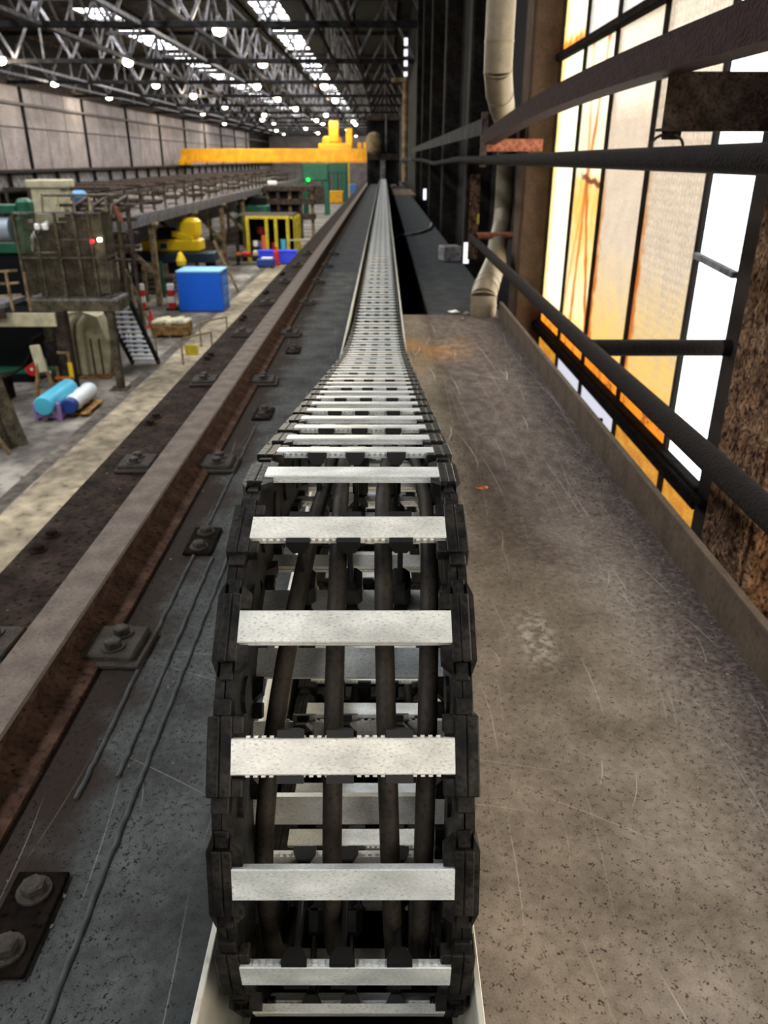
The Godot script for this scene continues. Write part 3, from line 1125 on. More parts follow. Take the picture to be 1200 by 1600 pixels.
func handrails() -> void:
	# lower pipe rail with its bend and its stubs to the wall
	var t := thing("pipe_rail", "sooty lower pipe rail with a rusty bent end, running just over the kick plate", "handrail")
	var pts := [Vector3(0.78, 0.300, 1.2), Vector3(0.78, 0.302, -1.0), Vector3(0.78, 0.302, -2.92), Vector3(0.785, 0.31, -5.5), Vector3(0.79, 0.315, -7.0), Vector3(0.792, 0.318, -7.25), Vector3(0.80, 0.32, -7.36), Vector3(0.83, 0.32, -7.43)]
	rod("rail_pipe", M.soot_pipe, t, pts, 0.031, 18)
	rod("return_stub", M.red_rust_pipe, t, [Vector3(0.822, 0.32, -7.42), Vector3(0.87, 0.322, -7.45), Vector3(1.40, 0.325, -7.45)], 0.031, 14)
	rod("wall_stub", M.soot_pipe, t, [Vector3(0.785, 0.305, -2.92), Vector3(1.36, 0.305, -2.92)], 0.031, 14)
	# middle pipe
	var m := thing("pipe_rail", "long straight dusty pipe rail at eye level in front of the windows", "handrail")
	rod("rail_pipe", M.soot_pipe, m, [Vector3(0.78, 0.955, 1.2), Vector3(0.78, 0.957, -3.0), Vector3(0.78, 0.952, -6.4)], 0.032, 18)
	var m2 := thing("pipe_rail", "slightly bent dark pipe rail continuing past the round duct", "handrail")
	rod("rail_pipe", M.soot_pipe, m2, [Vector3(0.78, 0.952, -6.45), Vector3(0.78, 0.955, -9.0), Vector3(0.77, 0.90, -13.0), Vector3(0.78, 0.95, -17.0), Vector3(0.78, 0.96, -24.0)], 0.032, 12)
	# bowed angle iron
	var a := thing("angle_rail", "heavy bowed angle iron rail crossing the upper windows", "handrail")
	var prof := PackedVector2Array([Vector2(-0.038, -0.038), Vector2(0.05, -0.038), Vector2(0.05, -0.028), Vector2(-0.028, -0.028), Vector2(-0.028, 0.05), Vector2(-0.038, 0.05)])
	var run := []
	for k in 25:
		var f := -1.2 + 7.6 * k / 24.0
		var u := clampf((f - 1.8) / 4.6, -0.7, 1.0)
		run.append(Vector3(0.785, 1.205 + 0.02 * sin(PI * clampf(u, 0, 1)) - 0.11 * u * u * signf(u), -f))
	var st := mb()
	for k in 24:
		var p0: Vector3 = run[k]
		var p1: Vector3 = run[k + 1]
		var B := Transform3D(Basis(Vector3.RIGHT, Vector3.UP, (p1 - p0)), p0)
		prism(st, prof, 0.0, 1.0, B)
	obj("angle_bar", st, M.purple_rust, a)
	var st2 := mb()
	box(st2, Vector3(0.985, 1.055, -6.42), Vector3(0.42, 0.085, 0.012), 0.002)
	obj("end_bracket", st2, M.red_rust_pipe, a)
	# plate rail of the next bay
	var n := thing("plate_rail", "dark flat plate rail continuing beyond the round duct", "handrail")
	st = mb()
	box(st, Vector3(0.78, 1.19, -15.5), Vector3(0.012, 0.115, 17.4), 0.002)
	box(st, Vector3(0.80, 1.247, -15.5), Vector3(0.05, 0.010, 17.4), 0.002)
	obj("plate", st, M.steel_dark, n)
	bx("end_post", M.steel_brown, n, Vector3(0.80, 1.10, -6.85), Vector3(0.05, 0.40, 0.05), 0.004)
	# channel bracket from the column to the angle
	var b := thing("channel_bracket", "flaking brown channel iron reaching from the column to the angle rail", "bracket")
	var cp := PackedVector2Array([Vector2(-0.075, 0.03), Vector2(-0.075, -0.03), Vector2(0.075, -0.03), Vector2(0.075, 0.03), Vector2(0.067, 0.03), Vector2(0.067, -0.022), Vector2(-0.067, -0.022), Vector2(-0.067, 0.03)])
	st = mb()
	# channel: web faces the viewer, flanges go away from him
	prism(st, cp, 0.80, 1.40, Transform3D(Basis(Vector3(0, 1, 0), Vector3(0, 0, -1), Vector3(1, 0, 0)), Vector3(0, 1.105, -2.50)))
	obj("channel", st, M.bracket, b)
	bx("hanger_lug", M.soot, b, Vector3(0.835, 1.022, -2.49), Vector3(0.05, 0.028, 0.03), 0.004)
	var w := thing("wire_loop", "twisted wire loop tying the eye level pipe to the channel bracket", "wire")
	var ring := []
	for k in 21:
		var an := -0.35 * PI + 1.62 * PI * k / 20.0
		ring.append(Vector3(0.826 + 0.046 * cos(an), 0.975 + 0.048 * sin(an), -2.49 + 0.02 * sin(an * 2.0)))
	rod("wire", M.window_bar, w, ring, 0.0042, 8)
	# kick plate
	var k := thing("kick_plate", "dusty brown steel kick plate along the foot of the railing", "kick plate")
	bx("plate", M.toe, k, Vector3(0.762, 0.052, -1.98), Vector3(0.008, 0.105, 6.4), 0.002)
	bx("edge_strip", M.toe, k, Vector3(0.768, 0.1045, -1.98), Vector3(0.020, 0.005, 6.4), 0.0015)
	for f in [0.9, 2.75, 4.6]:
		bx("support_tab", M.soot, k, Vector3(0.790, 0.04, -f), Vector3(0.05, 0.08, 0.012), 0.002)


func columns() -> void:
	var labels := ["thick steel column covered in flaking rust at the right edge, carrying the channel bracket", "brown steel column between the windows and the round duct", "dark building column first beyond the round duct", "dark building column second beyond the round duct", "dark building column third beyond the round duct", "dark building column fourth beyond the round duct", "dark building column fifth beyond the round duct"]
	for k in 7:
		var f0 := 2.10 + 4.63 * k
		var t := thing("steel_column", labels[k], "column", Vector3(1.29, -1.3, -(f0 + 0.178)))
		var m: Material = [M.flake, M.column_brown, M.sheet_dark, M.sheet_dark, M.sheet_dark, M.sheet_dark, M.sheet_dark][k]
		bx("shaft", m, t, Vector3(0, 4.6, 0), Vector3(0.32, 9.2, 0.356), 0.012)
		bx("cover_plate", m, t, Vector3(-0.166, 4.6, 0), Vector3(0.016, 9.2, 0.30), 0.004)
		if k == 0:
			bx("foot_lug", M.soot, t, Vector3(-0.02, 0.98, -0.22), Vector3(0.16, 0.14, 0.09), 0.01)


func duct() -> void:
	var t := thing("round_duct", "dented pale tin duct jogging up past the end of the railing", "duct")
	var r := 0.086
	var arcs := [Vector3(0.665, 0.0, -5.26), Vector3(0.665, 0.07, -5.26), Vector3(0.665, 0.12, -5.265), Vector3(0.68, 0.155, -5.33), Vector3(0.71, 0.165, -5.48), Vector3(0.93, 0.18, -6.70), Vector3(1.06, 0.25, -7.55), Vector3(1.125, 0.37, -7.83), Vector3(1.145, 0.52, -7.90), Vector3(1.145, 1.02, -7.90),
		Vector3(1.12, 1.14, -7.80), Vector3(1.06, 1.20, -7.4), Vector3(0.80, 1.29, -5.90), Vector3(0.73, 1.34, -5.52), Vector3(0.695, 1.45, -5.38), Vector3(0.69, 1.60, -5.36), Vector3(0.69, 2.05, -5.36), Vector3(0.69, 2.9, -5.36), Vector3(0.69, 5.0, -5.36)]
	var cuts := []
	for k in arcs.size() - 1:
		cuts.append([k, k + 1, "duct_section" if k in [0, 4, 8, 11, 15, 16, 17] else "elbow_segment"])
	for c in cuts:
		var a: Vector3 = arcs[c[0]]
		var b: Vector3 = arcs[c[1]]
		var e := (b - a).normalized() * 0.012
		rod(c[2], M.tin, t, [a - (e if c[0] > 0 else Vector3.ZERO), b + e], r, 26)
	for k in range(1, 16):
		var d: Vector3 = (arcs[k + 1] - arcs[k]).normalized() + (arcs[k] - arcs[k - 1]).normalized()
		rod("seam_bead", M.tin, t, [arcs[k] - d * 0.002, arcs[k] + d * 0.002], r + 0.0035, 26)
	var st := mb()
	lathe(st, [Vector2(r, -0.02), Vector2(r + 0.007, -0.018), Vector2(r + 0.007, 0.018), Vector2(r, 0.02)], 26, Transform3D(Basis(), arcs[16]))
	obj("clamp_band", st, M.tin_band, t)


func walkway_bits() -> void:
	var t := thing("rusted_sheet", "narrow rust eaten upright sheet beside the black opening behind the duct", "sheet")
	bx("sheet", M.flake, t, Vector3(0.93, 0.41, -8.5), Vector3(0.10, 0.82, 0.012), 0.002)
	bx("yellow_strip", M.cage_yellow, t, Vector3(0.972, 0.40, -8.49), Vector3(0.02, 0.10, 0.012))
	var p := thing("steel_post", "pale rusty upright pipe far along the side wall", "post", Vector3(0.985, 0, -40))
	rod("pipe", M.tan_steel, p, [Vector3.ZERO, Vector3(0, 4.3, 0)], 0.13, 12)
	bx("collar", M.steel_grey, p, Vector3(0, 0.95, 0), Vector3(0.6, 0.16, 0.4), 0.02)
	bx("bracket", M.tan_steel, p, Vector3(-0.3, 4.25, 0), Vector3(0.7, 0.18, 0.3), 0.02)
	var g := thing("concrete_block", "small pale grey block on the dark deck before the black opening", "block", Vector3(0.685, 0.0, -8.35))
	bx("block", M.steel_grey, g, Vector3(0, 0.075, 0), Vector3(0.20, 0.15, 0.22), 0.012, Basis(Vector3.UP, 0.2))
	var h := []
	for e in [[0.10, 11.4], [0.22, 11.2], [0.36, 11.25], [0.52, 11.6], [0.68, 12.2], [0.74, 12.8], [0.77, 13.3]]:
		h.append(Vector3(e[0], 0.018, -e[1]))
	h[0].y = -0.1
	var st := mb()
	tube(st, h, 0.016, 8)
	tag(obj("hose", st, M.steel_grey), "grey hose lying curved across the dark deck beside the slot", "hose")
	# crumpled scraps by the duct
	for e in [[0.475, 5.32, 0.035, "crumpled pale scrap on the deck beside the duct foot"], [0.565, 5.30, 0.026, "smaller dark crumpled scrap touching the duct foot"], [0.52, 5.12, 0.014, "tiny pale chip lying in front of the crumpled scraps"]]:
		st = mb()
		crumple(st, Vector3(e[0], e[2] * 0.5, -e[1]), e[2])
		tag(obj("scrap", st, M.white if e[2] > 0.03 else M.rubble), e[3], "scrap")
	st = mb()
	crumple(st, Vector3(0.305, 0.004, -2.26), 0.011)
	crumple(st, Vector3(0.325, 0.003, -2.27), 0.009)
	tag(obj("orange_chip", st, M.orange), "bright orange chip lying alone on the deck", "chip")
	st = mb()
	for k in 240:
		var f := rng.randf_range(0.9, 4.9)
		var x := 0.75 - absf(rng.randfn(0.0, 0.11))
		crumple(st, Vector3(clampf(x, 0.2, 0.75), 0.001, -f), rng.randf_range(0.0015, 0.0045))
	var o := obj("grit", st, M.rubble)
	tag(o, "loose pale grit scattered along the kick plate", "grit")
	stuff(o)
	st = mb()
	for k in 160:
		var f := rng.randf_range(0.5, 6.0)
		var x := rng.randf_range(-0.95, -0.2)
		crumple(st, Vector3(x, 0.0775 if x > -0.735 and x < -0.645 else 0.002, -f), rng.randf_range(0.0012, 0.004))
	o = obj("grit", st, M.rubble)
	tag(o, "loose crumbs of dirt on the rail and the dark deck", "grit")
	stuff(o)


func crumple(st: SurfaceTool, c: Vector3, r: float) -> void:
	var top := c + Vector3(rng.randf_range(-0.3, 0.3) * r, r * rng.randf_range(0.4, 1.0), rng.randf_range(-0.3, 0.3) * r)
	var ring := []
	for k in 6:
		ring.append(c + Vector3(cos(TAU * k / 6), rng.randf_range(-0.4, 0.1), sin(TAU * k / 6)) * r * rng.randf_range(0.7, 1.3))
	for k in 6:
		poly(st, [top, ring[k], ring[(k + 1) % 6]], ring[k] - c + Vector3.UP * r * 0.4)
	poly(st, ring, Vector3.DOWN)


# ------------------------------------------------------------------ roof steel and lamps
func trusses() -> void:
	var n := 18
	var x0 := -22.8
	var x1 := 1.4
	for k in 15:
		var f := 20.2 + 10.9 * (k - 1) if k > 0 else 9.3
		var t := thing("roof_truss", "%s grey lattice roof truss from the viewer, spanning the hall" % ORD[k], "truss", Vector3(0, 0, -f), "roof trusses")
		for e in [[5.2, "bottom_chord", 0.2], [7.72, "top_chord", 0.22]]:
			bx(e[1], M.steel_dark, t, Vector3((x0 + x1) / 2, e[0], 0), Vector3(x1 - x0, e[2], 0.22), 0.02)
		for i in n:
			var a := x0 + (x1 - x0) * i / n
			var b := x0 + (x1 - x0) * (i + 1) / n
			var st := mb()
			if i % 2 == 0:
				bar(st, Vector3(a, 5.3, 0), Vector3(b, 7.65, 0), 0.11, 0.11, 0.0, Vector3.FORWARD)
			else:
				bar(st, Vector3(a, 7.65, 0), Vector3(b, 5.3, 0), 0.11, 0.11, 0.0, Vector3.FORWARD)
			obj("web_member", st, M.steel_grey, t)
			if i % 2 == 1 and k < 9:
				st = mb()
				bar(st, Vector3(a, 5.3, 0), Vector3(a, 7.65, 0), 0.08, 0.08, 0.0, Vector3.FORWARD)
				obj("web_post", st, M.steel_grey, t)
	# ties and lattice girders running lengthwise
	var names := ["lengthwise roof tie nearest the far wall", "second lengthwise roof tie from the far wall", "third lengthwise roof tie from the far wall", "fourth lengthwise roof tie from the far wall", "lengthwise roof tie beside the bright glazing strip", "lengthwise roof tie over the walkway"]
	for i in 6:
		var x: float = [-20.2, -17.9, -11.8, -8.4, -4.4, -1.2][i]
		var t := thing("roof_tie", names[i], "tie", Vector3(x, 5.22, 0))
		bx("tie_bar", M.steel_grey if i < 4 else M.steel_brown, t, Vector3(0, 0, -75), Vector3(0.12, 0.12, 180))
	for i in 3:
		var x: float = [-13.0, -7.3, -2.6][i]
		var t := thing("lattice_girder", ["lattice roof girder between the lamp rows", "lattice roof girder beside the bright glazing strip", "lattice roof girder over the walkway edge"][i], "girder", Vector3(x, 0, 0))
		bx("top_chord", M.steel_dark, t, Vector3(0, 7.6, -75), Vector3(0.12, 0.14, 180))
		bx("bottom_chord", M.steel_dark, t, Vector3(0, 5.6, -75), Vector3(0.12, 0.14, 180))
		for k in 54:
			var z := 5.0 - 2.18 * k
			var st := mb()
			if k % 2:
				bar(st, Vector3(0, 5.6, z), Vector3(0, 7.6, z - 2.18), 0.08, 0.08, 0.0, Vector3.RIGHT)
			else:
				bar(st, Vector3(0, 7.6, z), Vector3(0, 5.6, z - 2.18), 0.08, 0.08, 0.0, Vector3.RIGHT)
			obj("web_member", st, M.steel_grey, t)


func lamps() -> void:
	var st := mb()
	lathe(st, [Vector2(0.05, 0.42), Vector2(0.10, 0.40), Vector2(0.12, 0.24), Vector2(0.26, 0.16), Vector2(0.28, 0.12), Vector2(0.265, 0.12), Vector2(0.2, 0.17), Vector2(0.001, 0.2)], 14)
	var shade := st.commit()
	st = mb()
	lathe(st, [Vector2(0.0005, 0.16), Vector2(0.18, 0.12), Vector2(0.245, 0.0), Vector2(0.18, -0.14), Vector2(0.0005, -0.2)], 14)
	var bulb := st.commit()
	st = mb()
	tube(st, [Vector3(0, 0.4, 0), Vector3(0, 2.93, 0)], 0.02, 6)
	var rodm := st.commit()
	var spots := [[-5.86, 32.0], [-12.1, 41.9], [-17.8, 41.2], [-5.8, 42.4], [-19.9, 53.0], [-14.1, 54.2], [-8.0, 55.2], [-3.75, 55.2], [-13.8, 63.2], [-20.3, 64.4], [-8.1, 66.4], [-3.8, 67.8], [-13.9, 75.8], [-8.0, 78.5], [-18.0, 86.0], [-12.4, 89.5], [-6.0, 89.5], [-14.0, 99.3], [-7.9, 101.0], [-3.7, 104.2], [-13.8, 107.8],
		[-20.3, 109.6], [-7.8, 109.7], [-3.7, 112.0], [-11.6, 127.4], [-5.7, 132.7], [-17.0, 135.6], [-11.4, 148.4], [-17.8, 152.0], [-5.4, 164.0], [-12.0, 20.0], [-5.9, 10.5], [-18.0, 9.0]]
	spots.sort_custom(func(p, q): return p[1] < q[1])
	var count := {}
	for i in spots.size():
		var at := Vector3(spots[i][0], 5.15, -spots[i][1])
		var row: String = "nearest the walkway" if at.x > -4.5 else "by the bright glazing" if at.x > -9.0 else "over the hall's middle" if at.x > -15.0 else "near the far wall"
		count[row] = count.get(row, -1) + 1
		var t := thing("high_bay_lamp", "%s lit high bay lamp in the roof row %s" % [ORD[mini(count[row], 13)], row], "lamp", at, "high bay lamps " + row)
		var sh := put("shade", shade, M.steel_grey, t)
		put("bulb", bulb, M.lamp_glow, t)
		put("hanger", rodm, M.steel_dark, sh)
		var l := OmniLight3D.new()
		l.name = "lamp_light"
		l.light_color = Color(1.0, 0.96, 0.86)
		l.light_energy = 16.0
		l.light_size = 0.2
		l.omni_range = 200.0
		l.omni_attenuation = 2.0
		l.shadow_enabled = true
		l.position = Vector3(0, -0.02, 0)
		t.add_child(l)


# ------------------------------------------------------------------ the far runway and the crane
func runway_far() -> void:
	var t := thing("runway_beam", "dark crane runway beam along the far wall with grey web panels", "beam", Vector3(-22.0, 0, 0))
	bx("top_flange", M.steel_dark, t, Vector3(0, 0.28, -75), Vector3(0.7, 0.10, 180))
	var web := bx("web", M.steel_grey, t, Vector3(0, -0.2, -75), Vector3(0.06, 0.9, 180))
	bx("bottom_flange", M.steel_dark, t, Vector3(0, -0.7, -75), Vector3(0.6, 0.10, 180))
	bx("rail", M.steel_brown, t, Vector3(0, 0.38, -75), Vector3(0.08, 0.10, 180))
	var st := mb()
	box(st, Vector3.ZERO, Vector3(0.30, 0.88, 0.10), 0.01)
	var rib := st.commit()
	for k in 36:
		put("stiffener", rib, M.steel_dark, web, Transform3D(Basis(), Vector3(0.14, -0.2, -20.0 - 3.62 * k)))
	st = mb()
	prism(st, i_section(0.5, 0.6, 0.06, 0.05), 0.0, 5.45, upright(Vector3.ZERO))
	var col := st.commit()
	for k in 12:
		put("column", col, M.steel_brown, t, Transform3D(Basis(), Vector3(0, HALL, -25.0 - 10.86 * k)))
	bx("yellow_edge", M.yellow, t, Vector3(0.35, -1.1, -62), Vector3(0.06, 0.16, 14))


func crane() -> void:
	var t := thing("overhead_crane", "yellow overhead travelling crane spanning the hall", "crane", Vector3(0, 0, -92))
	for z in [-1.3, 1.3]:
		bx("girder", M.crane_yellow, t, Vector3(-11.25, 1.45, z), Vector3(20.9, 1.15, 0.5), 0.04)
		bx("girder_flange", M.crane_yellow, t, Vector3(-11.25, 0.84, z), Vector3(20.9, 0.08, 0.8), 0.01)
	for k in 7:
		bx("stiffener", M.crane_yellow, t, Vector3(-20.0 + 2.95 * k, 1.42, 1.58), Vector3(0.08, 1.1, 0.08))
	for x in [-21.6, -0.75]:
		var ec := bx("end_carriage", M.crane_yellow, t, Vector3(x, 0.72, 0), Vector3(0.6, 0.6, 4.4), 0.05)
		for z in [-1.6, 1.6]:
			var st := mb()
			lathe(st, [Vector2(0.001, -0.1), Vector2(0.3, -0.1), Vector2(0.3, 0.1), Vector2(0.001, 0.1)], 16, Transform3D(Basis(Vector3.FORWARD, PI / 2), Vector3(x, 0.38, z)))
			obj("wheel", st, M.steel_dark, ec)
	bx("footwalk", M.crane_yellow, t, Vector3(-11.25, 0.72, 2.1), Vector3(19.6, 0.10, 0.7))
	var tr := bx("trolley_frame", M.crane_yellow, t, Vector3(-5.2, 2.3, 0), Vector3(3.6, 0.5, 2.6), 0.05)
	bx("hoist_drum", M.crane_yellow, tr, Vector3(-5.6, 2.85, 0), Vector3(2.0, 0.8, 1.2), 0.2)
	bx("hoist_post", M.crane_yellow, tr, Vector3(-5.35, 3.7, 0.4), Vector3(1.0, 2.0, 0.8), 0.06)
	bx("hoist_post", M.crane_yellow, tr, Vector3(-3.7, 3.2, 0.4), Vector3(0.7, 1.6, 0.7), 0.06)
	for x in [-2.6, -2.0, -1.5]:
		bx("control_box", M.crane_yellow, t, Vector3(x, 2.35, 0.8), Vector3(0.42, 0.55, 0.5), 0.04)
	# machine house at the end of the chain
	var c := thing("tow_frame", "dark steel tow frame standing over the far end of the cable chain", "frame", Vector3(0, 0, -33.6))
	for x in [-0.62, 0.55]:
		bx("upright", M.steel_dark, c, Vector3(x, 1.2, 0), Vector3(0.12, 2.4, 0.16), 0.01)
	bx("cross_beam", M.steel_brown, c, Vector3(-0.02, 1.05, 0.0), Vector3(1.2, 0.22, 0.3), 0.02)
	bx("cross_beam", M.steel_brown, c, Vector3(-0.02, 2.42, 0.0), Vector3(1.3, 0.16, 0.3), 0.02)
	bx("back_plate", M.steel_dark, c, Vector3(-0.02, 1.3, -0.25), Vector3(1.2, 2.5, 0.04))
	bx("tow_arm", M.steel_grey, c, Vector3(-0.04, 0.62, 0.3), Vector3(0.20, 0.7, 0.14), 0.02)
	bx("mast", M.steel_grey, c, Vector3(0.08, 1.9, 0.2), Vector3(0.06, 1.3, 0.06), 0.01)
	var d := thing("tank", "rounded beige tank beside the tow frame at the end of the chain", "tank", Vector3(-0.38, 1.16, -33.0))
	var st := mb()
	lathe(st, [Vector2(0.001, 0.0), Vector2(0.2, 0.01), Vector2(0.29, 0.08), Vector2(0.31, 0.18), Vector2(0.31, 0.5), Vector2(0.27, 0.66), Vector2(0.16, 0.75), Vector2(0.001, 0.78)], 20)
	obj("shell", st, M.tan_steel, d)
	var l := thing("wall_lamp", "small lit lamp beside the tow frame far down the walkway", "lamp", Vector3(0.30, 1.75, -34.5))
	st = mb()
	lathe(st, [Vector2(0.001, -0.1), Vector2(0.09, -0.06), Vector2(0.11, 0.0), Vector2(0.09, 0.06), Vector2(0.001, 0.1)], 12)
	obj("bulb", st, M.lamp_glow, l)
	bx("bracket", M.steel_dark, l, Vector3(0.1, 0.15, 0), Vector3(0.25, 0.04, 0.04))
	var o := OmniLight3D.new()
	o.name = "wall_lamp_light"
	o.light_energy = 1.0
	o.light_size = 0.1
	o.omni_range = 60.0
	o.omni_attenuation = 2.0
	o.shadow_enabled = true
	l.add_child(o)


# ------------------------------------------------------------------ the hall's machines
func at_hall(x: float, f: float) -> Vector3:
	return Vector3(x, HALL, -f)


func hall_machines() -> void:
	var t: Node3D
	var st: SurfaceTool
	# blue container
	t = thing("container", "bright blue steel container with a pale top standing on the hall floor", "container", at_hall(-9.4, 41.3))
	bx("body", M.container_blue, t, Vector3(0, 1.0, 0), Vector3(2.25, 1.92, 1.8), 0.03)
	bx("lid", M.container_top, t, Vector3(0, 2.0, 0), Vector3(2.3, 0.10, 1.86), 0.02)
	for k in 10:
		bx("rib", M.container_blue, t, Vector3(-0.99 + 0.22 * k, 1.0, 0.91), Vector3(0.10, 1.72, 0.03), 0.01)
	for k in 3:
		bx("scuff_panel", M.scuff_blue, t, Vector3(1.135, 0.5 + 0.5 * k, 0.0), Vector3(0.02, 0.34, 1.1), 0.005)
	bx("base_rail", M.deep_blue, t, Vector3(0, 0.05, 0), Vector3(2.28, 0.1, 1.84), 0.01)
	t = thing("sack", "crumpled yellow sack lying on the blue container's left end", "sack", at_hall(-10.75, 42.6) + Vector3(0, 2.0, 0))
	st = mb()
	lathe(st, [Vector2(0.001, 0.0), Vector2(0.24, 0.06), Vector2(0.28, 0.3), Vector2(0.16, 0.6), Vector2(0.06, 0.75), Vector2(0.001, 0.76)], 9)
	obj("sack_body", st, M.yellow, t)
	bx("stand", M.steel_dark, t, Vector3(0, -1.0, 0), Vector3(0.3, 2.0, 0.3), 0.02)
	# leaning plank
	t = thing("plank", "pale plank leaning between the blue container and the yellow cage", "plank", at_hall(-8.7, 47.2))
	st = mb()
	bar(st, Vector3(0, 0.02, 0), Vector3(-1.25, 2.85, -0.3), 0.24, 0.08, 0.01)
	obj("plank_board", st, M.tan_steel, t)
	# crate
	t = thing("crate", "low wooden crate topped with plastic wrapped goods on the hall floor", "crate", at_hall(-9.45, 34.6))
	for k in 3:
		bx("skid", M.wood, t, Vector3(-0.65 + 0.65 * k, 0.06, 0), Vector3(0.12, 0.12, 1.1), 0.01)
	bx("box", M.wood, t, Vector3(0, 0.32, 0), Vector3(1.6, 0.42, 1.1), 0.03)
	st = mb()
	for k in 7:
		box(st, Vector3(-0.62 + 0.21 * k, 0.62 + 0.03 * (k % 3), 0.1 * ((k % 2) - 0.5)), Vector3(0.3, 0.2 + 0.04 * (k % 2), 1.0), 0.07, Basis(Vector3.UP, 0.1 * (k % 3 - 1)))
	obj("wrapped_load", st, M.cream, t)
	# barriers
	for e in [[-12.65, 41.2, "red and white barrier post left of the tan column"], [-11.1, 41.2, "red and white barrier post beside the blue container"]]:
		t = thing("barrier_post", e[2], "barrier", at_hall(e[0], e[1]))
		for k in 4:
			bx("band", M.red if k % 2 == 0 else M.white, t, Vector3(0, 0.2 + 0.32 * k, 0), Vector3(0.34, 0.32, 0.2), 0.02)
		bx("foot", M.steel_dark, t, Vector3(0, 0.03, 0), Vector3(0.6, 0.06, 0.5), 0.01)
	t = thing("traffic_cone", "small red cone on the hall floor at the stair side", "cone", at_hall(-10.9, 36.5))
	st = mb()
	lathe(st, [Vector2(0.3, 0.0), Vector2(0.3, 0.04), Vector2(0.18, 0.05), Vector2(0.04, 0.8), Vector2(0.001, 0.82)], 12)
	obj("cone_body", st, M.red, t)
	# conveyor
	conveyor()
	platform()
	cage()
	left_machines()
	rolls()
	far_machines()


func conveyor() -> void:
	var t := thing("elevated_conveyor", "long elevated brown roller conveyor on tan columns running down the hall", "conveyor")
	bx("edge_beam", M.steel_grey, t, Vector3(-12.0, -1.75, -77), Vector3(0.15, 0.55, 82))
	bx("edge_beam", M.steel_brown, t, Vector3(-17.0, -1.75, -77), Vector3(0.15, 0.55, 82))
	bx("bed", M.steel_brown, t, Vector3(-14.5, -1.9, -77), Vector3(4.9, 0.12, 82))
	for k in 8:
		var f := 42.3 + 9.4 * k
		for x in [-12.05, -16.95]:
			var co := bx("column", M.tan_steel, t, Vector3(x, (HALL - 2.0) / 2.0, -f), Vector3(0.28, -2.0 - HALL, 0.28), 0.02)
			bx("column_head", M.tan_steel, co, Vector3(x, -2.06, -f), Vector3(0.7, 0.14, 0.5), 0.02)
		st_bar("brace", M.tan_steel, t, Vector3(-12.2, -4.5, -f), Vector3(-14.3, -2.3, -f), 0.22)
	for k in 36:
		bx("handrail_post", M.olive, t, Vector3(-11.95, -1.0, -(36.5 + 2.2 * k)), Vector3(0.06, 1.0, 0.06))
	bx("handrail", M.olive, t, Vector3(-11.95, -0.5, -76), Vector3(0.05, 0.05, 80))
	bx("handrail", M.olive, t, Vector3(-11.95, -1.0, -76), Vector3(0.04, 0.04, 80))
	var st := mb()
	tube(st, [Vector3(-12.15, 0, 0), Vector3(-16.85, 0, 0)], 0.13, 10)
	var roller := st.commit()
	for k in 110:
		put("roller", roller, M.scrap if k % 9 else M.steel_grey, t, Transform3D(Basis(), Vector3(0, -1.58, -(36.4 + 0.62 * k))))
	for k in 30:
		var z := -(37.0 + 2.4 * k)
		for x in [-12.3, -14.6, -16.8]:
			bx("frame_post", M.steel_brown, t, Vector3(x, -0.95, z), Vector3(0.10, 1.5, 0.10))
		bx("frame_beam", M.scrap if k % 2 else M.steel_brown, t, Vector3(-14.55, -0.22, z), Vector3(4.7, 0.12, 0.16))
	for x in [-13.4, -15.6]:
		bx("guide_bar", M.scrap, t, Vector3(x, -0.55, -76), Vector3(0.12, 0.12, 78))
	for k in 13:
		st = mb()
		for j in 4:
			box(st, Vector3(-12.9 - 1.1 * j, -1.2 + 0.08 * ((j + k) % 3), rng.randf_range(-0.5, 0.5)), Vector3(0.9, 0.32, rng.randf_range(0.8, 1.6)), 0.09, Basis(Vector3.UP, rng.randf_range(-0.2, 0.2)))
		var o := obj("load", st, M.scrap, t)
		o.position.z = -(40.0 + 5.4 * k + rng.randf_range(-1.0, 1.0))


func st_bar(called: String, m: Material, parent: Node3D, a: Vector3, b: Vector3, w: float) -> MeshInstance3D:
	var st := mb()
	bar(st, a, b, w, w, w * 0.08)
	return obj(called, st, m, parent)


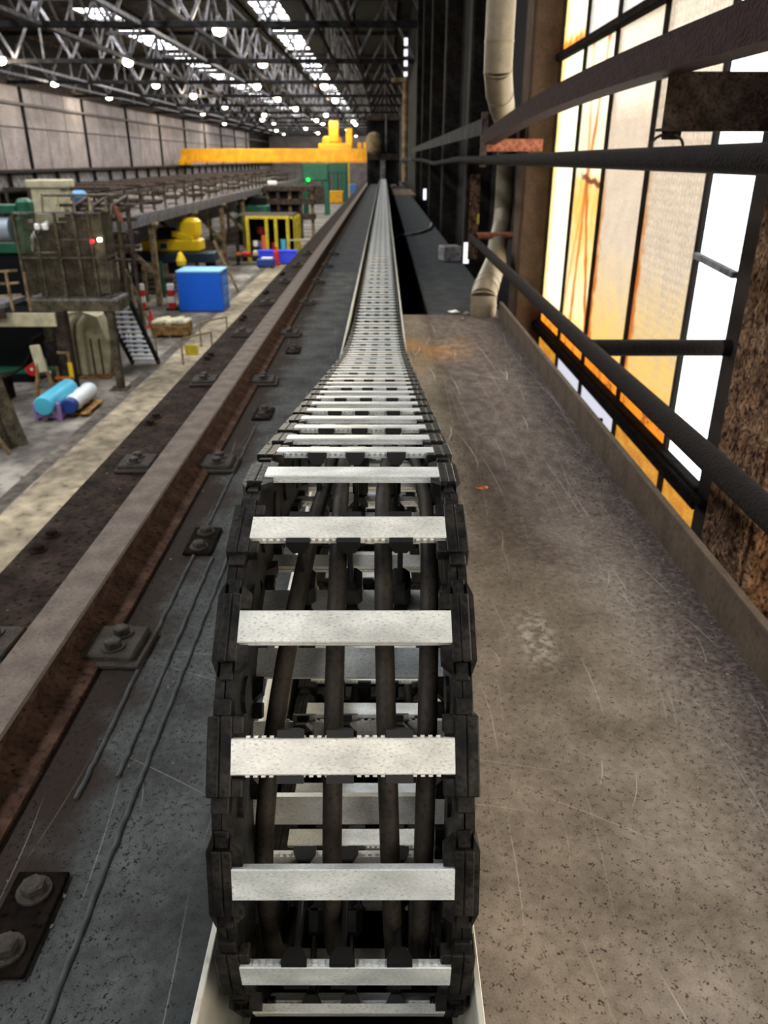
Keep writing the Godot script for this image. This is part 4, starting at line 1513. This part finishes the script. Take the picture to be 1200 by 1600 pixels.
func platform() -> void:
	var t := thing("guarded_platform", "raised steel platform caged in dark mesh guards on tall posts", "platform", at_hall(0, 0))
	var y := 2.7
	bx("deck", M.steel_grey, t, Vector3(-10.2, y + 0.30, -26.3), Vector3(3.0, 0.06, 1.2))
	bx("edge_beam", M.olive, t, Vector3(-10.15, y + 0.1, -25.75), Vector3(2.95, 0.34, 0.16), 0.01)
	bx("edge_beam", M.olive, t, Vector3(-8.75, y + 0.1, -26.3), Vector3(0.14, 0.34, 1.1), 0.01)
	bx("leg", M.olive, t, Vector3(-9.04, y / 2, -25.85), Vector3(0.24, y, 0.24), 0.02)
	bx("leg", M.steel_brown, t, Vector3(-10.62, y / 2, -25.6), Vector3(0.42, y, 0.36), 0.02)
	bx("leg", M.olive, t, Vector3(-11.6, y / 2, -26.8), Vector3(0.24, y, 0.24), 0.02)
	for x in [-9.04, -10.62]:
		bx("foot_plate", M.steel_brown, t, Vector3(x, 0.02, -25.75), Vector3(0.6, 0.04, 0.5))
	# cage: posts, rails and mesh
	for x in [-11.65, -11.0, -10.35, -9.75, -9.3, -8.92]:
		bx("guard_post", M.olive, t, Vector3(x, y + 1.62, -25.8), Vector3(0.07, 2.7, 0.07))
	for h in [0.35, 1.6, 2.95]:
		bx("guard_rail", M.olive if h < 2.5 else M.steel_grey, t, Vector3(-10.28, y + h, -25.8), Vector3(2.8, 0.06, 0.06))
		bx("guard_rail", M.olive, t, Vector3(-8.92, y + h, -26.3), Vector3(0.06, 0.06, 1.0))
	bx("guard_panel", M.olive, t, Vector3(-9.08, y + 1.7, -25.82), Vector3(0.30, 2.4, 0.03))
	var st := mb()
	for k in 40:
		box(st, Vector3(-11.6 + 2.65 * k / 39.0, y + 1.65, -25.83), Vector3(0.022, 2.5, 0.012))
	for k in 34:
		box(st, Vector3(-10.28, y + 0.45 + 2.5 * k / 33.0, -25.83), Vector3(2.66, 0.018, 0.012))
	for k in 14:
		box(st, Vector3(-8.92, y + 1.65, -25.9 - 0.9 * k / 13.0), Vector3(0.012, 2.5, 0.022))
	stuff(obj("guard_mesh", st, M.olive, t))
	# sloping hood over the cage
	for k in 5:
		var x := -10.7 + 0.5 * k
		st_bar("hood_rib", M.tan_steel if k % 2 else M.olive, t, Vector3(x, y + 2.95, -25.85), Vector3(x - 0.25, y + 3.45, -26.6), 0.06)
	bx("hood_sheet", M.olive, t, Vector3(-9.75, y + 3.42, -26.9), Vector3(2.2, 0.06, 0.9))
	bx("cabinet", M.steel_brown, t, Vector3(-9.9, y + 1.2, -26.5), Vector3(1.3, 1.8, 0.5), 0.03)
	bx("cabinet", M.olive, t, Vector3(-11.1, y + 1.0, -26.5), Vector3(0.6, 1.4, 0.5), 0.03)
	bx("floodlight", M.white, t, Vector3(-10.65, y + 2.55, -25.72), Vector3(0.18, 0.2, 0.12), 0.03)
	bx("floodlight", M.white, t, Vector3(-10.9, y + 2.55, -25.72), Vector3(0.16, 0.2, 0.12), 0.03)
	# signal lamps
	for e in [[-9.24, 4.83 - 0.02, M.signal_red, "small red signal lamp on the mesh guard", Color(1, 0.1, 0.15)], [-9.0, 4.86, M.lamp_glow, "small white signal lamp beside the red one on the mesh guard", Color(1, 1, 0.95)]]:
		var l := thing("signal_lamp", e[3], "lamp", at_hall(e[0], 25.72) + Vector3(0, e[1], 0))
		var s := mb()
		lathe(s, [Vector2(0.001, -0.06), Vector2(0.06, -0.05), Vector2(0.07, 0.0), Vector2(0.06, 0.05), Vector2(0.001, 0.06)], 10)
		obj("lens", s, e[2], l)
		bx("bezel", M.steel_dark, l, Vector3(0, 0, -0.06), Vector3(0.16, 0.16, 0.03), 0.01)
		var o := OmniLight3D.new()
		o.name = "signal_light"
		o.light_color = e[4]
		o.light_energy = 0.05
		o.light_size = 0.05
		o.omni_range = 20.0
		o.omni_attenuation = 2.0
		o.shadow_enabled = true
		l.add_child(o)
	# stair
	var q := thing("steel_stair", "open steel stair with dark stringers coming down from the caged platform", "stair", at_hall(-9.2, 0))
	for x in [-0.5, 0.5]:
		st_bar("stringer", M.steel_dark, q, Vector3(x, 0.05, -29.4), Vector3(x, 2.8, -26.9), 0.14)
		st_bar("handrail", M.tan_steel, q, Vector3(x + 0.03, 1.0, -29.4), Vector3(x + 0.03, 3.8, -26.9), 0.05)
		for k in 3:
			bx("handrail_post", M.tan_steel, q, Vector3(x + 0.03, 0.6 + 1.12 * k, -29.25 + 1.0 * k), Vector3(0.05, 1.0, 0.05))
	for k in 13:
		bx("tread", M.roller, q, Vector3(0, 0.2 + 0.21 * k, -29.3 + 0.19 * k), Vector3(0.94, 0.04, 0.2))
	# cream machine behind the legs
	var c := thing("cream_machine", "cream sheet metal machine housing under the caged platform", "machine", at_hall(-10.7, 28.2))
	st = mb()
	prism(st, PackedVector2Array([Vector2(-0.75, 0.05), Vector2(0.7, 0.05), Vector2(0.85, 0.9), Vector2(0.55, 2.1), Vector2(0.0, 2.3), Vector2(-0.75, 2.2)]), -0.6, 0.6)
	obj("housing", st, M.cream, c)
	for x in [-0.45, -0.1]:
		rod("duct_pipe", M.cream, c, [Vector3(x, 0.1, 0.75), Vector3(x, 1.5, 0.75), Vector3(x + 0.06, 1.85, 0.7), Vector3(x + 0.25, 2.1, 0.55)], 0.14, 10)
	for x in [0.2, 0.5]:
		bx("door_post", M.olive, c, Vector3(x, 0.7, 0.64), Vector3(0.05, 1.3, 0.05))
	bx("base", M.wood, c, Vector3(0, 0.03, 0.3), Vector3(1.7, 0.06, 1.6))


func cage() -> void:
	var t := thing("yellow_cage", "yellow steel cage shelter holding drums and boxes on the hall floor", "cage", at_hall(-8.6, 62.0))
	for e in [[-1.75, 0.0], [-0.3, 0.0], [0.4, 0.0], [1.3, 0.0], [1.75, -2.0], [1.75, -4.0], [-2.6, -4.0]]:
		bx("post", M.cage_yellow, t, Vector3(e[0], 1.6, e[1]), Vector3(0.24, 3.2, 0.24), 0.02)
	bx("post", M.steel_brown, t, Vector3(-2.6, 1.6, 0.0), Vector3(0.24, 3.2, 0.24), 0.02)
	bx("top_rail", M.cage_yellow, t, Vector3(-0.2, 3.2, 0), Vector3(3.3, 0.2, 0.2), 0.02)
	bx("top_rail", M.cage_yellow, t, Vector3(1.6, 3.2, -2.2), Vector3(0.2, 0.2, 4.4), 0.02)
	bx("roof_sheet", M.steel_brown, t, Vector3(-0.5, 3.3, -2.2), Vector3(4.4, 0.06, 4.4))
	bx("back_sheet", M.sheet_dark, t, Vector3(-0.4, 1.6, -4.1), Vector3(4.2, 3.0, 0.05))
	for k in 9:
		bx("slat", M.cage_yellow, t, Vector3(1.72, 1.65, -0.4 - 0.45 * k), Vector3(0.05, 3.0, 0.22))
	st_bar("barrier_arm", M.cream, t, Vector3(1.4, 1.6, 0.2), Vector3(3.0, 1.65, 0.2), 0.1)
	# contents
	var goods := [["drum", -1.1, 64.6, 1.85, 0.32, 0.5, "red", "red drum lying high inside the yellow cage"], ["drum", -1.0, 63.3, 0.9, 0.3, 0.5, "purple", "purple drum below the red one inside the yellow cage"], ["drum", -1.3, 62.5, 1.1, 0.2, 0.4, "white", "white canister between the red and purple drums"],
		["drum", -0.55, 62.5, 0.0, 0.26, 1.9, "orange", "tall orange cylinder inside the yellow cage"], ["drum", 0.1, 63.0, 0.7, 0.25, 0.6, "red", "short red drum behind the middle yellow posts"], ["drum", 0.85, 62.5, 0.0, 0.24, 1.6, "roll_blue", "tall pale blue cylinder inside the yellow cage"], ["drum", -2.1, 62.5, 0.4, 0.22, 0.5, "cream", "cream canister beside the brown cage post"]]
	for g in goods:
		var o := thing("drum", g[7], "drum", at_hall(-8.6 + g[1], g[2]) + Vector3(0, 0, 0))
		var st := mb()
		lathe(st, [Vector2(0.001, g[3] + 0.0), Vector2(g[4], g[3]), Vector2(g[4] * 1.04, g[3] + g[5] * 0.5), Vector2(g[4], g[3] + g[5]), Vector2(0.001, g[3] + g[5] + 0.02)], 14)
		obj("body", st, M[g[6]], o)
		if g[3] > 0.1:
			bx("stand", M.steel_dark, o, Vector3(0, g[3] / 2, 0), Vector3(0.5, g[3], 0.4))
	for e in [[-8.75, 60.6, "left of two bright blue bins in front of the yellow cage"], [-7.2, 60.6, "right of two bright blue bins in front of the yellow cage"]]:
		var b := thing("bin", e[2], "bin", at_hall(e[0], e[1]))
		var st := mb()
		prism(st, PackedVector2Array([Vector2(-0.6, 0.1), Vector2(0.6, 0.1), Vector2(0.68, 0.95), Vector2(-0.68, 0.95)]), -0.4, 0.4)
		obj("tub", st, M.bin_blue, b)
		bx("rim", M.bin_blue, b, Vector3(0, 0.97, 0), Vector3(1.45, 0.08, 0.9), 0.02)
	var x := thing("extinguisher", "red cylinder standing between the two blue bins", "cylinder", at_hall(-7.95, 59.6))
	var st := mb()
	lathe(st, [Vector2(0.001, 0.0), Vector2(0.2, 0.0), Vector2(0.2, 1.0), Vector2(0.08, 1.2), Vector2(0.07, 1.35), Vector2(0.001, 1.35)], 12)
	obj("body", st, M.red, x)
	bx("valve", M.cage_yellow, x, Vector3(0, 1.4, 0), Vector3(0.16, 0.12, 0.1), 0.02)
	var b := thing("cart", "deep blue low cart with pale goods before the blue bins", "cart", at_hall(-8.6, 58.6))
	bx("tub", M.deep_blue, b, Vector3(0, 0.35, 0), Vector3(1.3, 0.5, 0.7), 0.04)
	bx("goods", M.white, b, Vector3(0.1, 0.65, 0), Vector3(0.8, 0.14, 0.4), 0.03)
	for k in [-0.45, 0.45]:
		var s := mb()
		lathe(s, [Vector2(0.001, -0.3), Vector2(0.1, -0.3), Vector2(0.1, 0.3), Vector2(0.001, 0.3)], 10, Transform3D(Basis(Vector3.RIGHT, PI / 2), Vector3(k, 0.1, 0)))
		obj("wheel", s, M.steel_dark, b)
	var w := thing("bench", "low dark bench with red and white parts before the yellow cage", "bench", at_hall(-10.2, 60.3))
	bx("top", M.steel_brown, w, Vector3(0, 0.6, 0), Vector3(1.7, 0.08, 0.7), 0.01)
	for k in [-0.75, 0.75]:
		bx("leg", M.steel_dark, w, Vector3(k, 0.3, 0), Vector3(0.1, 0.6, 0.6))
	bx("red_part", M.red, w, Vector3(-0.1, 0.78, 0), Vector3(0.7, 0.26, 0.4), 0.06)
	bx("pale_part", M.cream, w, Vector3(0.62, 0.82, 0), Vector3(0.4, 0.4, 0.4), 0.08)
	bx("pale_part", M.orange, w, Vector3(-0.7, 0.76, 0), Vector3(0.3, 0.24, 0.3), 0.06)


func left_machines() -> void:
	var t: Node3D
	var st: SurfaceTool
	# side walkway with railing at the left edge
	t = thing("side_walkway", "raised side walkway with tan railings at the left edge", "walkway", at_hall(0, 25.2))
	bx("deck", M.steel_grey, t, Vector3(-13.1, 2.95, 0), Vector3(2.6, 0.14, 1.6), 0.01, Basis(Vector3.BACK, 0.06))
	bx("edge_beam", M.steel_brown, t, Vector3(-13.1, 2.72, 0.8), Vector3(2.6, 0.3, 0.1), 0.01, Basis(Vector3.BACK, 0.06))
	for k in 5:
		bx("railing_post", M.tan_steel, t, Vector3(-13.2 + 0.55 * k, 3.45, 0.8), Vector3(0.07, 1.15, 0.07))
	for k in 3:
		bx("railing", M.tan_steel, t, Vector3(-12.4, 3.3 + 0.36 * k, 0.8), Vector3(2.4, 0.06, 0.05), 0.0, Basis(Vector3.BACK, 0.06))
	bx("cream_fascia", M.cream, t, Vector3(-11.6, 2.55, 0.5), Vector3(2.4, 0.42, 0.1), 0.01)
	# black machine with curved chute
	t = thing("pit_machine", "black green machine block in the shadow under the side walkway", "machine", at_hall(-13.4, 27.8))
	bx("block", M.machine_black, t, Vector3(0, 1.1, -0.6), Vector3(3.2, 2.2, 2.0), 0.05)
	bx("bed", M.machine_green, t, Vector3(-0.2, 0.35, 0.8), Vector3(2.6, 0.1, 0.8), 0.02)
	bx("bed", M.machine_black, t, Vector3(-0.2, 0.15, 0.8), Vector3(2.4, 0.3, 0.7), 0.02)
	t = thing("chute", "curved dark grey sheet metal chute before the black machine", "chute", at_hall(-11.9, 24.6))
	st = mb()
	for k in 8:
		var a0 := deg_to_rad(10.0 * k)
		var a1 := deg_to_rad(10.0 * (k + 1))
		bar(st, Vector3(-0.7 + 1.6 * sin(a0), 2.35 - 1.6 * cos(a0) + 0.0, 0), Vector3(-0.7 + 1.6 * sin(a1), 2.35 - 1.6 * cos(a1), 0), 0.9, 0.04)
	obj("curved_sheet", st, M.sheet_dark, t)
	bx("stand", M.steel_dark, t, Vector3(-0.6, 0.4, 0), Vector3(0.5, 0.8, 0.6))
	# oddments on the black machine's bed
	for e in [[-12.05, 1, "red", 0.24, "red and white round part on the machine bed"], [-11.75, 2, "olive", 0.3, "olive round flange on the machine bed"], [-11.45, 3, "machine_green", 0.15, "small green pot on the machine bed"]]:
		var o := thing("round_part", e[4], "part", at_hall(e[0], 26.1) + Vector3(0, 0.4 + e[3], 0))
		st = mb()
		lathe(st, [Vector2(0.05, -0.14), Vector2(e[3], -0.12), Vector2(e[3], 0.12), Vector2(0.05, 0.14)], 14, Transform3D(Basis(Vector3.RIGHT, PI / 2), Vector3.ZERO))
		obj("disc", st, M[e[2]], o)
		bx("hub", M.white, o, Vector3(0, 0, 0.15), Vector3(0.1, 0.1, 0.04), 0.02)
	# leaning guard panel at the edge
	t = thing("guard_panel", "dark mesh guard panel with a tan leaning post at the left edge", "panel", at_hall(-10.1, 19.8))
	bx("panel", M.olive, t, Vector3(-0.25, 1.1, 0), Vector3(0.95, 2.2, 0.05), 0.01, Basis(Vector3.BACK, 0.20))
	bx("frame", M.steel_brown, t, Vector3(-0.24, 1.1, 0.04), Vector3(0.06, 2.2, 0.06), 0.0, Basis(Vector3.BACK, 0.20))
	st_bar("leaning_post", M.tan_steel, t, Vector3(0.12, 0.02, 0.5), Vector3(-0.5, 1.25, 0.4), 0.08)
	# stands
	t = thing("easel_stand", "tan trestle stand with a cream board in front of the black machine", "stand", at_hall(-10.75, 23.9))
	st_bar("leg", M.wood, t, Vector3(-0.25, 0, 0.3), Vector3(-0.1, 1.5, 0), 0.09)
	st_bar("leg", M.wood, t, Vector3(0.3, 0, -0.1), Vector3(0.05, 1.5, 0), 0.09)
	st_bar("leg", M.wood, t, Vector3(0.1, 0, -0.7), Vector3(0.0, 1.5, -0.05), 0.07)
	bx("board", M.cream, t, Vector3(-0.05, 1.5, 0.03), Vector3(0.32, 0.85, 0.1), 0.02, Basis(Vector3.BACK, 0.12))
	bx("board", M.sheet_dark, t, Vector3(0.25, 1.6, -0.25), Vector3(0.34, 0.8, 0.08), 0.02)
	t = thing("frame_stand", "orange tan frame stand beside the brown platform leg", "stand", at_hall(-10.35, 24.7))
	for x in [-0.2, 0.25]:
		st_bar("upright", M.wood, t, Vector3(x, 0, 0.2), Vector3(x - 0.1, 1.5, 0), 0.07)
	bx("bar", M.orange, t, Vector3(-0.05, 0.7, 0.1), Vector3(0.6, 0.08, 0.08))
	bx("bar", M.tan_steel, t, Vector3(-0.05, 1.5, 0.0), Vector3(0.5, 0.07, 0.07))
	bx("tag_board", M.yellow, t, Vector3(0.2, 0.95, 0.12), Vector3(0.14, 0.5, 0.04), 0.01)
	# green roller machine upper left
	t = thing("roller_machine", "green machine frame holding a big steel roller at the left edge", "machine", at_hall(-13.9, 30.0))
	st = mb()
	lathe(st, [Vector2(0.001, -1.0), Vector2(0.42, -1.0), Vector2(0.42, 0.35), Vector2(0.001, 0.35)], 20, Transform3D(Basis(Vector3.FORWARD, PI / 2), Vector3(0.0, 4.85, 0.2)))
	obj("roller", st, M.roller, t)
	bx("top_beam", M.machine_green, t, Vector3(-0.1, 5.55, 0.1), Vector3(1.5, 0.30, 0.5), 0.04)
	bx("low_beam", M.machine_green, t, Vector3(-0.1, 4.2, 0.1), Vector3(1.7, 0.34, 0.6), 0.04)
	bx("end_plate", M.machine_green, t, Vector3(0.62, 4.75, 0.1), Vector3(0.36, 1.0, 0.6), 0.04)
	bx("head", M.machine_green, t, Vector3(0.95, 5.55, 0.2), Vector3(0.5, 0.7, 0.6), 0.12)
	bx("pedestal", M.machine_black, t, Vector3(-0.1, 2.0, -0.2), Vector3(2.0, 4.0, 1.0), 0.05)
	# brown pipework behind the cage
	t = thing("pipework", "brown machinery pipework rising behind the caged platform", "pipework", at_hall(-10.9, 31.5))
	for k in 6:
		bx("post", M.steel_brown if k % 2 else M.olive, t, Vector3(-1.2 + 0.5 * k, 2.7, 0.3 * (k % 3)), Vector3(0.14, 5.4 + 0.25 * (k % 3), 0.14), 0.02)
	for k in 5:
		bx("beam", M.steel_brown, t, Vector3(0, 3.6 + 0.5 * k, 0.2), Vector3(2.9, 0.1 + 0.04 * (k % 2), 0.3), 0.01)
	bx("hood", M.olive, t, Vector3(-0.3, 5.0, -0.2), Vector3(1.1, 0.9, 0.8), 0.1)
	for k in 3:
		rod("pipe", M.scrap, t, [Vector3(-0.9 + 0.7 * k, 4.6, 0.6), Vector3(-0.7 + 0.7 * k, 5.6, 0.5), Vector3(-0.2 + 0.7 * k, 5.9, 0.2)], 0.07, 8)
	bx("pink_part", M.red_rust_pipe, t, Vector3(0.9, 5.3, 0.5), Vector3(0.14, 0.6, 0.14), 0.03, Basis(Vector3.BACK, 0.3))
	# cream stack and blue bag behind the platform
	t = thing("hopper", "pale grey cream hopper tower behind the caged platform", "hopper", at_hall(-13.3, 33.2))
	bx("tower", M.cream, t, Vector3(0, 5.55, 0), Vector3(1.2, 1.4, 1.0), 0.05)
	bx("cap", M.cream, t, Vector3(0.05, 6.3, 0), Vector3(1.5, 0.3, 1.2), 0.04)
	bx("leg", M.steel_brown, t, Vector3(-0.4, 2.4, 0), Vector3(0.24, 4.9, 0.24))
	bx("leg", M.steel_brown, t, Vector3(0.4, 2.4, 0), Vector3(0.24, 4.9, 0.24))
	rod("curved_pipe", M.white, t, [Vector3(0.0, 4.9, 0.7), Vector3(-0.35, 4.75, 0.75), Vector3(-0.75, 4.3, 0.8), Vector3(-0.85, 3.8, 0.8)], 0.09, 10)
	t = thing("bag", "light blue bag lying on top of the machinery behind the cage", "bag", at_hall(-12.1, 33.0))
	bx("bag_body", M.container_top, t, Vector3(0, 5.85, 0), Vector3(0.7, 0.42, 0.5), 0.18)
	bx("support", M.steel_brown, t, Vector3(0, 2.8, 0), Vector3(0.6, 5.6, 0.5), 0.03)


func rolls() -> void:
	var t := thing("roll_stand", "low purple steel cradle under the light blue roll", "stand", at_hall(-10.1, 23.0))
	for z in [-0.95, 0.75]:
		for x in [-0.36, 0.36]:
			bx("post", M.purple, t, Vector3(x, 0.28, z), Vector3(0.12, 0.56, 0.12), 0.01)
		bx("cross_bar", M.purple, t, Vector3(0, 0.16, z), Vector3(0.8, 0.12, 0.1), 0.01)
	for x in [-0.36, 0.36]:
		bx("long_bar", M.purple, t, Vector3(x, 0.12, -0.1), Vector3(0.1, 0.12, 1.8), 0.01)
	var r := thing("wrapped_roll", "light blue wrapped roll lying in the purple cradle", "roll", at_hall(-10.1, 23.0) + Vector3(0, 0.52, 0))
	var st := mb()
	lathe(st, [Vector2(0.001, -1.15), Vector2(0.26, -1.13), Vector2(0.29, -1.08), Vector2(0.29, 0.95), Vector2(0.26, 1.0), Vector2(0.001, 1.02)], 20, Transform3D(Basis(Vector3.RIGHT, PI / 2), Vector3.ZERO))
	obj("roll_body", st, M.roll_blue, r)
	var p := thing("pallet", "tan wooden pallet under the white wrapped roll", "pallet", at_hall(-9.45, 23.3))
	for k in 3:
		bx("board", M.wood, p, Vector3(-0.3 + 0.3 * k, 0.12, 0), Vector3(0.22, 0.04, 1.5), 0.005)
	for k in 2:
		bx("runner", M.wood, p, Vector3(0, 0.05, -0.5 + 1.0 * k), Vector3(0.86, 0.1, 0.12), 0.005)
	var w := thing("wrapped_roll", "white plastic wrapped roll with a dark blue end on the pallet", "roll", at_hall(-9.5, 23.3) + Vector3(0, 0.40, 0))
	st = mb()
	lathe(st, [Vector2(0.001, -1.0), Vector2(0.24, -0.98), Vector2(0.28, -0.8), Vector2(0.24, -0.5), Vector2(0.28, -0.2), Vector2(0.23, 0.1), Vector2(0.27, 0.4), Vector2(0.22, 0.7)], 14, Transform3D(Basis(Vector3.RIGHT, PI / 2), Vector3.ZERO))
	obj("wrapping", st, M.white_wrap, w)
	st = mb()
	lathe(st, [Vector2(0.21, 0.62), Vector2(0.23, 0.66), Vector2(0.23, 0.92), Vector2(0.2, 0.95), Vector2(0.001, 0.95)], 14, Transform3D(Basis(Vector3.RIGHT, PI / 2), Vector3.ZERO))
	obj("end_cap", st, M.deep_blue, w)
	var n := thing("hoop_barrier", "thin tan hoop barriers on the hall floor just past the girder edge", "barrier", at_hall(-7.35, 0))
	for f in [29.2, 32.4]:
		rod("hoop", M.tan_steel, n, [Vector3(-0.35, 0, -f), Vector3(-0.35, 1.0, -f), Vector3(0.6, 1.05, -f - 1.0), Vector3(0.6, 0, -f - 1.0)], 0.04, 8)
	bx("sign_board", M.cage_yellow, n, Vector3(-0.05, 0.5, -29.5), Vector3(0.5, 0.4, 0.04), 0.01)


func far_machines() -> void:
	var t := thing("yellow_machine", "bulky yellow robot like machine behind the tan column under the conveyor", "machine", at_hall(-12.9, 50.5))
	bx("body", M.yellow, t, Vector3(-0.2, 2.35, 0), Vector3(3.6, 0.75, 1.6), 0.12)
	bx("head", M.yellow, t, Vector3(0.9, 3.35, 0), Vector3(1.3, 1.1, 1.2), 0.2)
	st_bar("arm", M.yellow, t, Vector3(-0.2, 3.1, 0.5), Vector3(1.2, 2.7, 0.6), 0.34)
	bx("motor", M.steel_dark, t, Vector3(-0.5, 3.0, 0.2), Vector3(1.0, 0.7, 1.0), 0.1)
	bx("badge_plate", M.deep_blue, t, Vector3(-0.6, 2.35, 0.82), Vector3(0.4, 0.3, 0.03))
	var b := thing("machine_bed", "long dark navy machine bed carrying the yellow machine", "machine", at_hall(-13.1, 50.0))
	bx("beam", M.machine_navy, b, Vector3(0, 1.7, 0), Vector3(5.4, 0.55, 1.8), 0.04)
	for x in [-2.3, 0.0, 2.3]:
		bx("leg", M.machine_black, b, Vector3(x, 0.72, 0), Vector3(0.4, 1.45, 1.2))
	var g := thing("green_railing", "thin green guard railing behind the tan column", "railing", at_hall(-13.4, 45.0))
	for x in [-1.0, 0.9]:
		bx("post", M.machine_green, g, Vector3(x, 1.0, 0), Vector3(0.12, 2.0, 0.12))
	for y in [1.95, 1.3]:
		bx("rail", M.machine_green, g, Vector3(-0.05, y, 0), Vector3(2.0, 0.1, 0.08))
	bx("tan_post", M.tan_steel, g, Vector3(0.3, 0.95, 1.4), Vector3(0.18, 1.9, 0.18), 0.01)
	var w := thing("pallet_stack", "pinkish stacked sheets on the floor behind the barrier posts", "stack", at_hall(-13.2, 46.8))
	for k in 4:
		bx("sheet", M.scrap, w, Vector3(0, 0.15 + 0.26 * k, 0), Vector3(1.9, 0.2, 1.2), 0.03)
	var gm := thing("green_machine", "dark green machinery beyond the conveyor end", "machine", at_hall(-12.0, 76.0))
	bx("body", M.machine_green, gm, Vector3(0, 2.3, 0), Vector3(2.8, 2.2, 2.0), 0.1)
	bx("cap", M.machine_black, gm, Vector3(0.2, 3.7, 0), Vector3(2.0, 0.8, 1.6), 0.1)
	bx("base", M.machine_black, gm, Vector3(0, 0.6, 0), Vector3(3.0, 1.2, 2.2), 0.05)
	var bm := thing("brown_machinery", "tall brown machinery frame beyond the yellow cage", "machine", at_hall(-9.3, 82.0))
	for k in 5:
		bx("column", M.steel_brown if k % 2 else M.tan_steel, bm, Vector3(-2.2 + 1.1 * k, 2.2, 0.4 * (k % 2)), Vector3(0.3, 4.4, 0.3), 0.02)
	for y in [2.0, 3.4, 4.6]:
		bx("beam", M.steel_brown, bm, Vector3(0, y, 0), Vector3(5.0, 0.5, 1.4), 0.04)
	bx("housing", M.steel_dark, bm, Vector3(-0.6, 3.0, -0.8), Vector3(3.4, 3.4, 1.0), 0.08)
	bx("bright_part", M.white, bm, Vector3(-1.6, 5.1, 0.4), Vector3(0.9, 0.4, 0.5), 0.08)
	var gt := thing("green_tower", "tall green press towers under the yellow crane", "tower", at_hall(-9.0, 156.0))
	for e in [[-1.9, 6.6, 1.6], [0.0, 7.4, 1.0], [1.5, 7.0, 1.2]]:
		bx("tower", M.machine_green, gt, Vector3(e[0], e[1] / 2, 0), Vector3(e[2], e[1], 2.0), 0.1)
	bx("cross_head", M.machine_green, gt, Vector3(-0.2, 5.6, 0.3), Vector3(4.6, 1.4, 1.6), 0.1)
	bx("edge_post", M.cage_yellow, gt, Vector3(2.5, 3.5, 0.4), Vector3(0.3, 7.0, 0.3))
	var g2 := thing("green_press", "wide green press beneath the yellow crane girder", "press", at_hall(-9.6, 118.0))
	bx("frame", M.machine_green, g2, Vector3(0, 5.6, 0), Vector3(3.6, 2.2, 1.6), 0.1)
	for x in [-1.5, 1.5]:
		bx("column", M.machine_green, g2, Vector3(x, 2.6, 0), Vector3(0.7, 5.2, 1.2), 0.05)
	bx("die_block", M.steel_brown, g2, Vector3(0, 2.6, 0), Vector3(2.4, 2.4, 1.2), 0.08)
	var s := thing("signal_lamp", "small green signal lamp on the wide green press", "lamp", at_hall(-10.6, 117.0) + Vector3(0, 4.62, 0))
	var st := mb()
	lathe(st, [Vector2(0.001, -0.2), Vector2(0.18, -0.16), Vector2(0.22, 0.0), Vector2(0.18, 0.16), Vector2(0.001, 0.2)], 12)
	obj("lens", st, M.signal_green, s)
	bx("bracket", M.steel_dark, s, Vector3(0, 0, -0.3), Vector3(0.3, 0.3, 0.3), 0.02)
	var o := OmniLight3D.new()
	o.name = "signal_light"
	o.light_color = Color(0.1, 1.0, 0.3)
	o.light_energy = 0.5
	o.light_size = 0.2
	o.omni_range = 40.0
	o.omni_attenuation = 2.0
	o.shadow_enabled = true
	s.add_child(o)
	var r := thing("orange_bin", "orange yellow steel bin far down the hall under the crane", "bin", at_hall(-8.6, 149.5))
	bx("tub", M.crane_yellow, r, Vector3(0, 1.0, 0), Vector3(2.4, 1.9, 1.6), 0.08)
	bx("rim", M.crane_yellow, r, Vector3(0, 1.98, 0), Vector3(2.6, 0.2, 1.8), 0.04)
	for x in [-0.5, 0.5]:
		bx("rib", M.crane_yellow, r, Vector3(x, 1.0, 0.83), Vector3(0.2, 1.7, 0.1), 0.02)
	var u := thing("blue_machine", "pale blue machine far down the hall beside the orange bin", "machine", at_hall(-6.4, 158.0))
	bx("body", M.scuff_blue, u, Vector3(0, 1.5, 0), Vector3(2.2, 3.0, 2.0), 0.1)
	bx("top", M.steel_grey, u, Vector3(-0.6, 3.2, 0), Vector3(1.2, 0.6, 1.2), 0.1)
